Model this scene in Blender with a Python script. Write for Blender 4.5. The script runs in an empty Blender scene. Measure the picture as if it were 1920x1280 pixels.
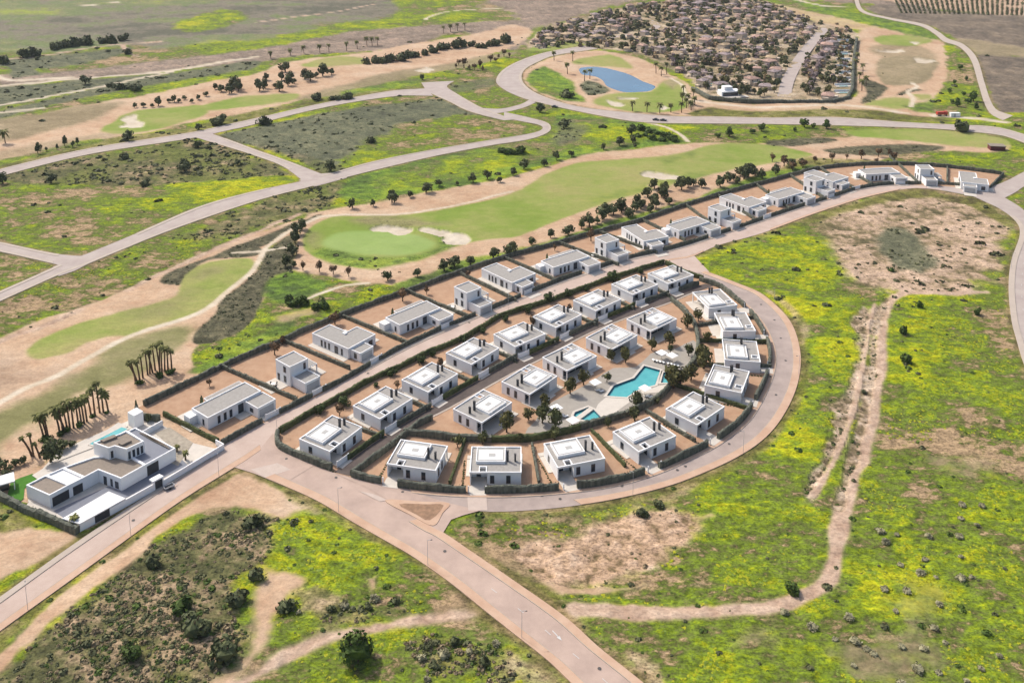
import bpy, bmesh, math, random
import numpy as np
from mathutils import Vector, Matrix
R = math.radians
random.seed(7)
rng = np.random.default_rng(7)
sc = bpy.context.scene
COL = sc.collection

# ---------------------------------------------------------------- camera, sky, sun, exposure
PITCH = R(10.4); FPX = 1863 * math.cos(PITCH); CY = -276 + 1863 * math.sin(PITCH); CAMH = 165.1
cd = bpy.data.cameras.new('camera'); cam = bpy.data.objects.new('camera', cd); COL.objects.link(cam)
cam.location = (0, 0, CAMH); cam.rotation_euler = (math.pi / 2 - PITCH, 0, 0)
cd.sensor_width = 36; cd.lens = 36 * FPX / 1920; cd.shift_y = (CY - 640) / 1920
cd.clip_start = 1; cd.clip_end = 20000
sc.camera = cam
SUN_EL = R(47); sd = Vector((-.74, .62, 0)).normalized(); SUN = Vector((sd.x * math.cos(SUN_EL), sd.y * math.cos(SUN_EL), math.sin(SUN_EL)))
w = bpy.data.worlds.new('World'); sc.world = w; w.use_nodes = True
nt = w.node_tree; bg = nt.nodes['Background']
sky = nt.nodes.new('ShaderNodeTexSky'); sky.sky_type = 'NISHITA'; sky.sun_disc = False
sky.sun_elevation = SUN_EL; sky.sun_rotation = math.atan2(sd.x, sd.y); sky.air_density = 1.0; sky.dust_density = 4.0; sky.ozone_density = .6
nt.links.new(sky.outputs[0], bg.inputs[0]); bg.inputs[1].default_value = 0.15
ld = bpy.data.lights.new('sun', 'SUN'); ld.energy = 3.0; ld.angle = R(.5); ld.color = (1, .95, .87)
sun = bpy.data.objects.new('sun', ld); COL.objects.link(sun); sun.rotation_euler = (-SUN).to_track_quat('-Z', 'Y').to_euler(); sun.location = (-300, 500, 600)
sc.view_settings.view_transform = 'Standard'; sc.view_settings.look = 'None'; sc.view_settings.gamma = 1
sc.view_settings.use_curve_mapping = False; sc.view_settings.exposure = 0.31
EXPO = np.array((1.72, 1.77, 1.86))     # what a sunlit horizontal surface receives, exposure included
HAZE = .000045
sc.cycles.max_bounces = 4; sc.cycles.volume_bounces = 0; sc.cycles.diffuse_bounces = 2

# ---------------------------------------------------------------- helpers
def lin(c):
    c = np.asarray(c, float) / 255
    return np.where(c <= .04045, c / 12.92, ((c + .055) / 1.055) ** 2.4)
def alb(r, g, b, k=1.0):
    return np.clip(lin((r, g, b)) / EXPO * k, .005, .85)
def U(x, y, z=0.):
    """photo pixel (1920 wide) to the point it shows at height z"""
    a = (x - 960) / FPX; b = (CY - y) / FPX
    dx, dy, dz = a, math.cos(PITCH) + b * math.sin(PITCH), -math.sin(PITCH) + b * math.cos(PITCH)
    t = (z - CAMH) / dz
    return (dx * t, dy * t)
def UP(pts, z=0.):
    return [U(*p, z) for p in pts]
def PX(s):
    v = [float(t) for t in s.replace(';', ' ').replace(',', ' ').split()]
    return list(zip(v[::2], v[1::2]))
def smooth(pts, n=6, closed=False):
    P = [np.array(p, float) for p in pts]; N = len(P); out = []
    rngi = range(N) if closed else range(N - 1)
    for i in rngi:
        p1, p2 = P[i], P[(i + 1) % N]
        p0 = P[i - 1] if (closed or i > 0) else 2 * p1 - p2
        p3 = P[(i + 2) % N] if (closed or i < N - 2) else 2 * p2 - p1
        for k in range(n):
            t = k / n
            out.append(tuple(.5 * (2 * p1 + (p2 - p0) * t + (2 * p0 - 5 * p1 + 4 * p2 - p3) * t * t + (3 * p1 - p0 - 3 * p2 + p3) * t ** 3)))
    if not closed: out.append(tuple(P[-1]))
    return out
def resample(pts, n):
    P = np.array(pts, float); s = np.r_[0, np.cumsum(np.hypot(*np.diff(P, axis=0).T))]
    t = np.linspace(0, s[-1], n)
    return np.c_[np.interp(t, s, P[:, 0]), np.interp(t, s, P[:, 1])]
def length(pts):
    P = np.array(pts, float); return float(np.hypot(*np.diff(P, axis=0).T).sum())

def tag(o, label=None, cat=None, group=None, kind=None):
    if label: o['label'] = label
    if cat: o['category'] = cat
    if group: o['group'] = group
    if kind: o['kind'] = kind
    return o
def empty(name, loc, rz=0, label=None, cat=None, group=None):
    o = bpy.data.objects.new(name, None); COL.objects.link(o); o.location = loc; o.rotation_euler = (0, 0, rz)
    o.empty_display_size = .5
    return tag(o, label, cat, group)
def link(name, me, parent=None, loc=None, rz=None):
    o = bpy.data.objects.new(name, me); COL.objects.link(o)
    if parent: o.parent = parent
    if loc is not None: o.location = loc
    if rz is not None: o.rotation_euler = (0, 0, rz)
    return o
class MB:
    def __init__(s): s.v = []; s.f = []
    def box(s, x0, x1, y0, y1, z0, z1):
        b = len(s.v)
        s.v += [(x0, y0, z0), (x1, y0, z0), (x1, y1, z0), (x0, y1, z0), (x0, y0, z1), (x1, y0, z1), (x1, y1, z1), (x0, y1, z1)]
        s.f += [tuple(b + i for i in q) for q in ((0, 3, 2, 1), (4, 5, 6, 7), (0, 1, 5, 4), (1, 2, 6, 5), (2, 3, 7, 6), (3, 0, 4, 7))]
        return s
    def prism(s, pts, z0, z1):
        if sum(p[0] * q[1] - q[0] * p[1] for p, q in zip(pts, list(pts[1:]) + [pts[0]])) < 0: pts = list(pts)[::-1]
        n = len(pts); b = len(s.v)
        s.v += [(p[0], p[1], z0) for p in pts] + [(p[0], p[1], z1) for p in pts]
        s.f.append(tuple(b + n + i for i in range(n)))
        s.f.append(tuple(b + i for i in reversed(range(n))))
        s.f += [(b + i, b + (i + 1) % n, b + n + (i + 1) % n, b + n + i) for i in range(n)]
        return s
    def rim(s, pts, w, z0, z1):
        """a wall of width w running inside the closed outline pts"""
        P = [Vector(p) for p in pts]
        if sum(p[0] * q[1] - q[0] * p[1] for p, q in zip(pts, list(pts[1:]) + [pts[0]])) < 0: P = P[::-1]
        n = len(P); I = []
        for i in range(n):
            a = (P[i] - P[i - 1]).normalized(); c = (P[(i + 1) % n] - P[i]).normalized()
            na = Vector((-a.y, a.x)); nc = Vector((-c.y, c.x)); m = na + nc
            I.append(P[i] + m * (w / max(.3, m.dot(na))))
        b = len(s.v)
        for L, z in ((P, z0), (P, z1), (I, z1), (I, z0)): s.v += [(p.x, p.y, z) for p in L]
        for i in range(n):
            j = (i + 1) % n
            s.f += [(b + i, b + j, b + n + j, b + n + i), (b + n + i, b + n + j, b + 2 * n + j, b + 2 * n + i), (b + 2 * n + i, b + 2 * n + j, b + 3 * n + j, b + 3 * n + i), (b + 3 * n + i, b + 3 * n + j, b + j, b + i)]
        return s
    def cone(s, p0, r0, p1, r1, n=7):
        p0, p1 = Vector(p0), Vector(p1); d = (p1 - p0).normalized()
        u = d.orthogonal().normalized(); v = d.cross(u); b = len(s.v)
        for p, r in ((p0, r0), (p1, r1)):
            s.v += [tuple(p + (u * math.cos(a) + v * math.sin(a)) * r) for a in [2 * math.pi * i / n for i in range(n)]]
        s.f += [(b + i, b + (i + 1) % n, b + n + (i + 1) % n, b + n + i) for i in range(n)]
        s.f.append(tuple(b + n + i for i in range(n))); s.f.append(tuple(b + i for i in reversed(range(n))))
        return s
    def sheet(s, pts, z):
        if sum(p[0] * q[1] - q[0] * p[1] for p, q in zip(pts, list(pts[1:]) + [pts[0]])) < 0: pts = list(pts)[::-1]
        b = len(s.v); s.v += [(p[0], p[1], z) for p in pts]; s.f.append(tuple(range(b, b + len(pts)))); return s
    def mesh(s, name, m, sm=False):
        me = bpy.data.meshes.new(name); me.from_pydata(s.v, [], s.f); me.materials.append(m)
        if sm: me.polygons.foreach_set('use_smooth', [True] * len(me.polygons))
        me.update(); return me
    def obj(s, name, m, parent=None, **k):
        return link(name, s.mesh(name, m), parent, **k)

def mat(name, c, var=.15, scale=.6, rough=.85, bump=0., c2=None, spec=.3, metal=0., rnd=0., detail=6, stretch=None):
    m = bpy.data.materials.new(name); m.use_nodes = True; n = m.node_tree; b = n.nodes['Principled BSDF']
    c = tuple(c)[:3]; c2 = tuple(c2)[:3] if c2 is not None else tuple(x * (1 - var * 2) for x in c)
    tc = n.nodes.new('ShaderNodeTexCoord'); nz = n.nodes.new('ShaderNodeTexNoise'); nz.inputs['Scale'].default_value = scale; nz.inputs['Detail'].default_value = detail; nz.inputs['Roughness'].default_value = .65
    src = tc.outputs['Object']
    if stretch:
        mp = n.nodes.new('ShaderNodeMapping'); mp.inputs['Scale'].default_value = stretch; n.links.new(src, mp.inputs[0]); src = mp.outputs[0]
    n.links.new(src, nz.inputs['Vector'])
    rp = n.nodes.new('ShaderNodeValToRGB'); rp.color_ramp.elements[0].position = .32; rp.color_ramp.elements[1].position = .66
    rp.color_ramp.elements[0].color = (*c2, 1); rp.color_ramp.elements[1].color = (*[x * (1 + var * .4) for x in c], 1)
    n.links.new(nz.outputs[0], rp.inputs[0]); out = rp.outputs[0]
    if rnd:
        oi = n.nodes.new('ShaderNodeObjectInfo'); mr = n.nodes.new('ShaderNodeMapRange'); mr.inputs[3].default_value = 1 - rnd; mr.inputs[4].default_value = 1 + rnd
        n.links.new(oi.outputs['Random'], mr.inputs[0]); hs = n.nodes.new('ShaderNodeHueSaturation'); n.links.new(out, hs.inputs['Color']); n.links.new(mr.outputs[0], hs.inputs['Value']); out = hs.outputs[0]
    n.links.new(out, b.inputs['Base Color'])
    b.inputs['Roughness'].default_value = rough; b.inputs['Specular IOR Level'].default_value = spec; b.inputs['Metallic'].default_value = metal
    if bump:
        bp = n.nodes.new('ShaderNodeBump'); bp.inputs['Strength'].default_value = bump; bp.inputs['Distance'].default_value = .1
        n2 = n.nodes.new('ShaderNodeTexNoise'); n2.inputs['Scale'].default_value = scale * 6; n2.inputs['Detail'].default_value = 4
        n.links.new(src, n2.inputs['Vector']); n.links.new(n2.outputs[0], bp.inputs['Height']); n.links.new(bp.outputs[0], b.inputs['Normal'])
    return m
def foliage(name, c, c2, scale=1.2, rnd=.18):
    m = mat(name, c, 0, scale, .7, 0, c2, .15, 0, rnd, 3); n = m.node_tree; b = n.nodes['Principled BSDF']
    b.inputs['Subsurface Weight'].default_value = 0
    return m

M = {}
M['white'] = mat('white_render', (.80, .795, .79), .03, .35, .9, .05)
M['whiteroof'] = mat('white_roof_tile', (.70, .69, .675), .05, .5, .8)
M['deck'] = mat('grey_roof_gravel', alb(196, 193, 190), .09, 1.2, .95, .2)
M['deckpale'] = mat('pale_grey_roof_tile', alb(216, 217, 217), .04, .8, .9)
M['deckdark'] = mat('grey_brown_roof_gravel', alb(176, 164, 152), .1, 1.2, .95, .2)
M['glass'] = mat('window_glass', (.035, .045, .06), .2, .5, .08, 0, None, .6)
M['frame'] = mat('dark_window_frame', (.06, .06, .065), .05, 1, .4)
M['dark'] = mat('dark_metal_and_opening_shade', (.045, .046, .05), .1, 1, .75)  # serves dark metal parts and the painted shade of the house openings
M['soil'] = mat('terracotta_gravel', alb(216, 180, 150), .06, .35, .95, .3, alb(198, 158, 128))
M['asphalt'] = mat('pink_worn_asphalt', alb(226, 201, 188), .05, .16, .9, .15, alb(202, 179, 168), detail=9)
M['asphalt_ring'] = mat('grey_pink_asphalt', alb(210, 193, 186), .06, .16, .9, .15, alb(184, 169, 164), detail=9)
M['asphalt_street'] = mat('pale_concrete_road', alb(232, 211, 200), .05, .15, .9, .15, alb(216, 192, 180))
M['asphalt_left'] = mat('pale_grey_asphalt', alb(214, 202, 196), .06, .15, .9, .15, alb(198, 184, 180))
M['asphalt_dark'] = mat('dark_asphalt', alb(120, 108, 104), .08, .3, .9, .2, alb(100, 90, 87))
M['pave'] = mat('pink_paving', alb(236, 204, 180), .06, .2, .9, .15, alb(222, 184, 158))
M['pavel'] = mat('pale_paving', alb(222, 208, 196), .06, .2, .9, .15)
M['crossing'] = mat('pale_crossing', alb(232, 214, 204), .05, .6, .9, .1)
M['kerb'] = mat('kerb_stone', alb(214, 202, 190), .08, .6, .9)
M['paint'] = mat('road_paint', (.56, .55, .53), .12, 1.5, .7)
M['iron'] = mat('cast_iron', (.09, .08, .075), .2, 3, .6)
M['hedge'] = mat('hedge_leaf', alb(140, 144, 130), 0, 1.1, .8, .6, alb(84, 90, 82), .15, detail=5, stretch=(1, 1, .25))
M['hedge_green'] = mat('hedge_leaf_green', alb(118, 128, 84), 0, .9, .8, .6, alb(68, 80, 50), .15, detail=5)
M['leaf'] = foliage('tree_leaf_dark', alb(124, 132, 88), alb(76, 86, 58))
M['leaf2'] = foliage('tree_leaf_olive', alb(142, 138, 84), alb(86, 86, 52))
M['leaf3'] = foliage('tree_leaf_green', alb(112, 134, 58), alb(54, 84, 32))
M['leafbrown'] = foliage('tree_leaf_brown', alb(150, 122, 92), alb(104, 82, 62))
M['leafgrey'] = foliage('shrub_leaf_grey', alb(138, 142, 100), alb(90, 96, 68))
M['leafdry'] = foliage('shrub_leaf_dry', alb(190, 172, 138), alb(146, 130, 102))
M['leafmix'] = foliage('tree_leaf_soft_green', alb(128, 132, 84), alb(76, 84, 52))
M['leaf3d'] = foliage('shrub_leaf_deep_green', alb(96, 114, 62), alb(56, 72, 38))
M['leaflight'] = foliage('tree_leaf_light', alb(168, 162, 116), alb(116, 116, 80))
M['leafgb'] = foliage('shrub_leaf_grey_brown', alb(202, 196, 158), alb(152, 150, 120))
M['leafmauve'] = foliage('blossom_leaf_mauve', alb(208, 188, 186), alb(150, 134, 134))
M['leaftan'] = foliage('tree_leaf_tan', alb(214, 186, 148), alb(160, 138, 108))
M['flower'] = foliage('flower_yellow_green', alb(222, 222, 44), alb(188, 200, 48))
M['grassy'] = foliage('long_grass', alb(150, 172, 70), alb(120, 146, 60))
M['bark'] = mat('bark', alb(112, 90, 70), .2, 2, .95)
M['frond'] = foliage('palm_frond', alb(158, 158, 92), alb(96, 102, 58))
M['palmtrunk'] = mat('palm_trunk', alb(134, 110, 88), .2, 2, .95, .4)
M['poolwater'] = mat('pool_water', alb(104, 212, 218), .05, .3, .06, .05, alb(86, 196, 206), .5)
M['poolwall'] = mat('pool_tile', alb(60, 130, 160), .1, 1.5, .3)
M['pooldeck'] = mat('pool_deck_stone', alb(198, 192, 184), .06, .5, .85, .1)
M['deckwhite'] = mat('white_stone_paving', alb(248, 241, 232), .05, .5, .85)
M['lake'] = mat('lake_water', alb(92, 148, 190, .8), .08, .03, .10, .04, alb(72, 128, 172, .8), .5)
M['lawn'] = mat('artificial_lawn', alb(86, 150, 44), .12, .6, .95, .2)
M['courtyard'] = mat('courtyard_stone_shade_tint', alb(150, 156, 172), .05, .4, .7)  # bluish darkening is the courtyard's shade, put into the paving colour
M['roof_tile'] = mat('clay_roof_tile', alb(206, 172, 158), .1, .4, .9, .3, alb(176, 138, 124), .3, 0, .22)
for k_, c_ in (('roof_pink', (220, 184, 170)), ('roof_grey', (196, 178, 180)), ('roof_straw', (226, 200, 166))): M[k_] = mat(k_, alb(*c_), .08, .5, .9, .3, alb(*[v * .82 for v in c_]), .3, 0, .12)
M['town_wall'] = mat('ochre_render', alb(240, 224, 206), .06, .3, .9, 0, None, .3, 0, .14)
M['rock'] = mat('pale_rock', alb(206, 196, 180), .15, .7, .95, .4)
M['wood'] = mat('lounger_wood', alb(150, 130, 112), .1, 2, .7)
M['cloth'] = mat('white_cloth', (.8, .79, .76), .02, 2, .9)
M['red'] = mat('red_paint', (.45, .05, .03), .1, 2, .5)
M['rubber'] = mat('rubber', (.03, .03, .03), .1, 3, .8)
M['carpaint'] = mat('dark_car_paint', (.05, .055, .065), .05, 2, .3)
M['grille'] = mat('steel_grey', (.42, .42, .43), .1, 2, .5)

# numpy noise
def vnoise(x, y, seed):
    ix = np.floor(x).astype(np.int64); iy = np.floor(y).astype(np.int64); fx = (x - ix).astype(np.float32); fy = (y - iy).astype(np.float32)
    fx = fx * fx * (3 - 2 * fx); fy = fy * fy * (3 - 2 * fy)
    def h(a, b):
        n = (a * 374761393 + b * 668265263 + seed * 982451653) & 0xffffffff
        n = ((n ^ (n >> 13)) * 1274126177) & 0xffffffff
        return ((n ^ (n >> 16)) & 0xffff).astype(np.float32) / 65535
    a = h(ix, iy); b = h(ix + 1, iy); c = h(ix, iy + 1); d = h(ix + 1, iy + 1)
    return (a + (b - a) * fx) * (1 - fy) + (c + (d - c) * fx) * fy
def fbm(x, y, s, oct=4, seed=0):
    t = 0; a = .5; tot = 0
    for i in range(oct):
        t = t + a * vnoise(x / s + i * 17.3, y / s - i * 9.1, seed + i); tot += a; a *= .55; s *= .47
    return t / tot            # 0..1
def sstep(a, b, x):
    t = np.clip((x - a) / (b - a), 0, 1); return t * t * (3 - 2 * t)
def inside(px, py, poly):
    r = np.zeros(px.shape, bool); n = len(poly)
    for i in range(n):
        x0, y0 = poly[i]; x1, y1 = poly[(i + 1) % n]
        if y0 == y1: continue
        r ^= ((y0 > py) != (y1 > py)) & (px < (x1 - x0) * (py - y0) / (y1 - y0) + x0)
    return r
def segdist(px, py, pts, closed):
    d = np.full(px.shape, 1e18); n = len(pts)
    for i in range(n if closed else n - 1):
        x0, y0 = pts[i]; x1, y1 = pts[(i + 1) % n]; dx, dy = x1 - x0, y1 - y0; L = dx * dx + dy * dy + 1e-9
        t = np.clip(((px - x0) * dx + (py - y0) * dy) / L, 0, 1)
        np.minimum(d, (px - x0 - t * dx) ** 2 + (py - y0 - t * dy) ** 2, out=d)
    return np.sqrt(d)

# ---------------------------------------------------------------- roads: two edges each, traced on the ground plane
ROADS = {
 'street': ('-60,1160 0,1119 150,1012 330,893 418,835 490,795 545,767 640,718 700,684 766,648 860,606 968,562 1045,530 1110,508 1185,484 1262,467 1356,438 1429,413 1498,390 1560,371 1599,358 1645,349 1700,346 1778,347 1847,355',
            '-60,1228 0,1183 150,1075 330,945 430,882 487,845 516,814 586,771 640,742 691,713 743,690 795,664 872,631 935,592 1035,561 1110,533 1185,508 1247,490 1296,482 1346,460 1429,437 1521,403 1590,380 1640,366 1709,353 1766,357 1824,368', 'asphalt_street'),
 'ring_road': ('1258,497 1285,513 1330,531 1352,538 1386,565 1405,581 1429,612 1442,640 1448,665 1444,698 1427,740 1395,790 1340,832 1285,860 1235,882 1172,902 1110,914 1044,921 960,926 876,926 800,921 715,910',
               '1296,482 1312,503 1352,519 1390,534 1427,550 1465,582 1487,612 1499,650 1501,688 1491,734 1465,785 1430,825 1380,858 1320,886 1250,912 1150,936 1050,951 960,958 900,958 850,950 790,942 720,935', 'asphalt_ring'),
 'diagonal_road': ('517,838 575,865 627,886 680,902 735,940 808,987 834,1000 874,1027 960,1086 1058,1155 1124,1214 1203,1277 1290,1350',
                   '440,872 480,888 529,909 595,939 664,980 720,1012 775,1044 841,1090 906,1142 960,1185 1026,1237 1068,1277 1140,1345', 'asphalt'),
 'eastern_road': ('1847,356 1884,371 1922,396 1945,430 1945,480 1940,538 1946,600 1958,650 1980,710 2010,780',
                  '1766,357 1824,368 1870,389 1904,414 1912,440 1896,489 1891,538 1896,597 1906,637 1920,683 1950,760', 'asphalt_left'),
 'eastern_branch_road': ('1840,357 1885,340 1920,322 1965,300', '1876,375 1905,360 1920,350 1965,330', 'asphalt_left'),
 'western_road': ('-60,575 0,546 50,524 110,497 160,477 250,440 375,387 480,358 560,341 610,328 700,303 800,283 900,266 975,254 1008,247 1018,240 1010,234 980,228 945,221',
                  '-60,592 0,565 100,520 130,508 160,497 225,470 325,430 480,377 575,352 640,335 720,315 820,292 920,273 990,262 1025,250 1033,240 1025,230 990,220 945,210', 'asphalt_left'),
 'western_side_road': ('-60,445 0,454 100,475 165,481', '-60,462 0,472 107,496 140,503', 'asphalt_left'),
 'link_road': ('392,249 440,266 480,281 545,304 618,332', '358,255 400,268 440,280 480,293 530,312 572,342', 'asphalt_left'),
 'cul_de_sac_road': ('852,152 838,162 850,172 880,190 905,203 940,216 968,224', '790,155 800,170 818,180 845,192 870,205 900,215 945,226', 'asphalt_left'),
 'short_link_road': ('905,203 940,204 975,196 995,186', '922,214 955,209 985,201 1005,192', 'asphalt_left'),
 'upper_road': ('-40,330 25,311 175,277 350,250 420,235 480,222 580,199 667,182 740,170 800,166', '-40,344 25,324 175,288 350,261 430,244 480,233 580,208 667,191 750,180 812,180', 'asphalt_left'),
 'boulevard': ('1120,92 1042,104 1010,116 985,130 978,147 990,165 1022,182 1085,200 1185,212 1260,218 1350,219 1440,221 1565,220 1690,229 1790,234 1865,238 1920,252 1990,275',
               '1110,84 1035,96 985,110 945,130 930,152 945,168 970,180 997,189 1060,204 1135,219 1210,230 1335,232 1440,233 1590,236 1740,241 1815,247 1877,254 1920,268 1970,292', 'asphalt_left'),
 'country_road': ('1600,-5 1613,22 1662,36 1724,49 1752,64 1769,78 1798,88 1820,112 1834,156 1845,192 1858,214 1880,226', '1608,-5 1620,20 1666,33 1730,45 1760,60 1778,73 1806,83 1831,108 1846,155 1857,188 1870,207 1900,217', 'pavel'),
 'inner_street': ('627,885 660,860 729,812 817,760 839,747 960,678 994,666 1070,630 1143,596 1214,568 1265,550 1322,532', '655,892 758,816 771,803 848,764 960,702 1020,672 1098,630 1176,597 1258,568 1290,554 1338,536', 'asphalt_dark'),
}
EDGE = {}
for k, (a, b, m) in ROADS.items():
    n = 90
    EDGE[k] = (resample(smooth(UP(PX(a))), n), resample(smooth(UP(PX(b))), n), m)
NB_PX = '255,766 300,744 340,725 412,690 470,664 529.6,640 560,624 637,593 700,569 764.5,546.5 820,526 880,505 940,485 1045,457 1104,440 1160,425 1200,414 1285,385 1370,359.5 1447,339 1490,327 1539,316 1617,309 1709,309 1789,315 1881,327'
BACK = UP(PX(NB_PX)); FRONT = UP(PX(ROADS['street'][0])[4:])
NORTH_POLY = smooth(BACK, 3) + UP([(1850, 354)]) + smooth(FRONT, 3)[::-1][6:] + UP([(330, 790)])
INNER_POLY = smooth(UP(PX(ROADS['street'][1])[6:18]), 3) + smooth(UP(PX(ROADS['ring_road'][0])), 3) + smooth(UP(PX('655,893 627,886 575,865 517,838')), 3)
HOUSE_POLY = UP(PX('-60,905 -10,925 60,945 140,992 165,992 360,880 420,835 330,788 262,755 235,780 110,848 60,884'))
FLAT = [list(map(tuple, np.r_[a, b[::-1]])) for a, b, m in EDGE.values()] + [NORTH_POLY, INNER_POLY, HOUSE_POLY, UP(PX('430,882 487,845 516,814 517,838 575,865 529,909 480,888')), UP(PX('720,930 900,940 890,962 850,968 832,992 800,986'))]

# ---------------------------------------------------------------- the ground: one polar sheet, its cover chosen by traced regions
NRr, NA = 860, 740
rr = 1 / np.linspace(1 / 150., 1 / 1500., NRr); aa = np.linspace(R(-36), R(36), NA)
GX = (rr[:, None] * np.sin(aa)[None]).ravel(); GY = (rr[:, None] * np.cos(aa)[None]).ravel(); NV = GX.size
nA = fbm(GX, GY, 70, 3, 1); nB = fbm(GX * .6, GY, 16, 4, 11); nC = fbm(GX * .7, GY, 4.5, 3, 21); nD = fbm(GX, GY, 1.8, 2, 31)
nW = fbm(GX, GY, 9, 4, 41) - .5
def ramp(t, stops):
    xs = [s[0] for s in stops]; return np.stack([np.interp(t, xs, [s[1][k] for s in stops]) for k in range(3)], -1)
def st(x, g=2.2): return np.clip((x - .5) * g + .5, 0, 1)
nE = fbm(GX * .75, GY, 8, 5, 91); nF = fbm(GX * .55, GY * 1.1, 2.6, 3, 95)
def c_meadow(i, yb=0.):
    t = st(.36 * nE[i] + .26 * nF[i] + .16 * nD[i] + .22 * nB[i], 3.9) + yb - .06 + (nA[i] - .5) * .8
    c = ramp(t, [(-.3, (118, 108, 84)), (.0, (112, 118, 78)), (.25, (120, 142, 72)), (.5, (140, 164, 60)), (.78, (176, 190, 46)), (1.2, (210, 206, 34))])
    s = sstep(.56, .70, fbm(GX[i], GY[i], 18, 5, 61))[:, None] * .8
    return c * (1 - s) + ramp(st(.5 * nF[i] + .5 * nD[i], 3), [(0, (112, 108, 78)), (.5, (160, 146, 108)), (1, (196, 172, 138))]) * s
def c_sand(i, d=0.):
    t = st(.5 * nB[i] + .3 * nC[i] + .2 * nD[i], 2.0)
    return ramp(t, [(0, (206, 168, 138)), (.5, (226, 194, 164)), (1, (236, 210, 184))]) - d
def c_scrub(i, g=0.):
    t = st(.3 * nB[i] + .4 * nC[i] + .3 * nD[i], 3.2)
    c = ramp(t, [(0, (92, 94, 64)), (.3, (114, 116, 76)), (.6, (140, 132, 96)), (.85, (172, 152, 122)), (1, (192, 168, 138))])
    gm = sstep(.5, .66, fbm(GX[i], GY[i], 20, 3, 71))[:, None] * .6
    return c * (1 - gm) + np.array((118, 132, 58)) * gm
def c_greyscrub(i):
    t = st(.3 * nB[i] + .4 * nC[i] + .3 * nD[i], 2.6)
    return ramp(t, [(0, (98, 102, 84)), (.5, (116, 121, 96)), (1, (142, 142, 112))])
def c_bed(i):
    t = st(.2 * nB[i] + .3 * nC[i] + .5 * nD[i], 2.4)
    return ramp(t, [(0, (84, 84, 66)), (.5, (108, 106, 84)), (1, (134, 128, 102))])
def c_fair(i, d=0.):
    t = st(.38 * nA[i] + .26 * nB[i] + .22 * nE[i] + .14 * nF[i], 3.2) + d
    return ramp(t, [(-.3, (132, 164, 66)), (.15, (150, 172, 80)), (.5, (168, 178, 100)), (.9, (182, 180, 114)), (1.4, (178, 166, 118))])
def c_olive(i): return c_fair(i, .32)
def c_green(i): return ramp(st(nB[i], 1.6), [(0, (158, 188, 104)), (1, (174, 198, 122))])
def c_lush(i): return ramp(st(.3 * nB[i] + .3 * nE[i] + .4 * nF[i], 3.6), [(-.1, (84, 104, 58)), (.3, (104, 132, 58)), (.6, (124, 156, 60)), (1, (156, 180, 64))])
def c_dry(i): return ramp(st(.5 * nB[i] + .3 * nC[i] + .2 * nA[i]), [(0, (152, 140, 110)), (.5, (172, 158, 126)), (1, (194, 176, 146))])
def c_drygreen(i): return ramp(st(.5 * nB[i] + .3 * nA[i] + .2 * nC[i], 2.8), [(0, (134, 134, 88)), (.5, (158, 156, 108)), (1, (184, 170, 136))])
def c_bunker(i): return ramp(st(nC[i]), [(0, (226, 212, 192)), (1, (244, 234, 216))])
def c_track(i): return ramp(st(.5 * nC[i] + .5 * nD[i], 2.4), [(0, (202, 172, 150)), (1, (232, 206, 184))])
def c_whitetrack(i): return ramp(st(nC[i]), [(0, (232, 216, 192)), (1, (246, 234, 214))])
def c_farfield(i):
    t = st(.6 * fbm(GX[i] * .35, GY[i], 60, 4, 81) + .25 * nB[i] + .15 * nC[i], 3)
    return ramp(t, [(0, (116, 116, 100)), (.3, (150, 142, 126)), (.55, (130, 146, 96)), (.8, (154, 154, 114)), (1, (164, 178, 86))])
def c_mauve(i): return ramp(st(.4 * nB[i] + .4 * nC[i] + .2 * nD[i], 2.6), [(0, (136, 122, 108)), (.5, (164, 148, 134)), (1, (196, 172, 154))])
def c_plough(i): return ramp(st(.4 * nB[i] + .6 * nC[i], 2), [(0, (112, 103, 94)), (.5, (138, 126, 112)), (1, (172, 155, 134))])
def c_brown(i):
    t = st(.3 * nB[i] + .4 * nC[i] + .3 * nD[i], 3)
    return ramp(t, [(0, (112, 106, 78)), (.25, (158, 142, 110)), (.5, (204, 178, 152)), (1, (228, 200, 176))])
def c_rocky(i):
    t = st(.4 * nC[i] + .6 * nD[i], 3)
    return ramp(t, [(0, (122, 110, 84)), (.45, (190, 168, 142)), (1, (222, 202, 180))])
def c_speckle(i):
    t = st(.3 * nB[i] + .3 * nC[i] + .4 * nD[i], 2.6)
    return ramp(t, [(0, (136, 118, 88)), (.22, (196, 166, 136)), (.6, (222, 190, 162)), (1, (232, 206, 182))])
def c_town(i): return ramp(st(.5 * nB[i] + .5 * nC[i], 3), [(0, (128, 124, 92)), (.45, (190, 170, 142)), (1, (226, 208, 182))])
def c_verge(i): return ramp(st(.4 * nB[i] + .4 * nC[i] + .2 * nD[i], 3), [(0, (98, 94, 62)), (.5, (128, 132, 62)), (1, (170, 160, 110))])
def c_vine(i):
    return ramp(st(nC[i]), [(0, (196, 168, 144)), (1, (220, 192, 166))])
CLS = {'meadow': c_meadow, 'sand': c_sand, 'scrubland': c_scrub, 'grey_scrubland': c_greyscrub, 'planting_bed': c_bed, 'fairway': c_fair, 'putting_green': c_green, 'worn_fairway': c_olive, 'lush_grass': c_lush,
       'dry_grass': c_dry, 'dry_fairway': c_drygreen, 'sand_bunker': c_bunker, 'dirt_track': c_track, 'golf_path': c_whitetrack, 'far_field': c_farfield, 'bare_earth': c_mauve, 'ploughed_field': c_plough,
       'stony_ground': c_brown, 'gully': c_rocky, 'speckled_sand': c_speckle, 'village_ground': c_town, 'road_verge': c_verge, 'vineyard': c_vine}
CN = list(CLS)
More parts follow.
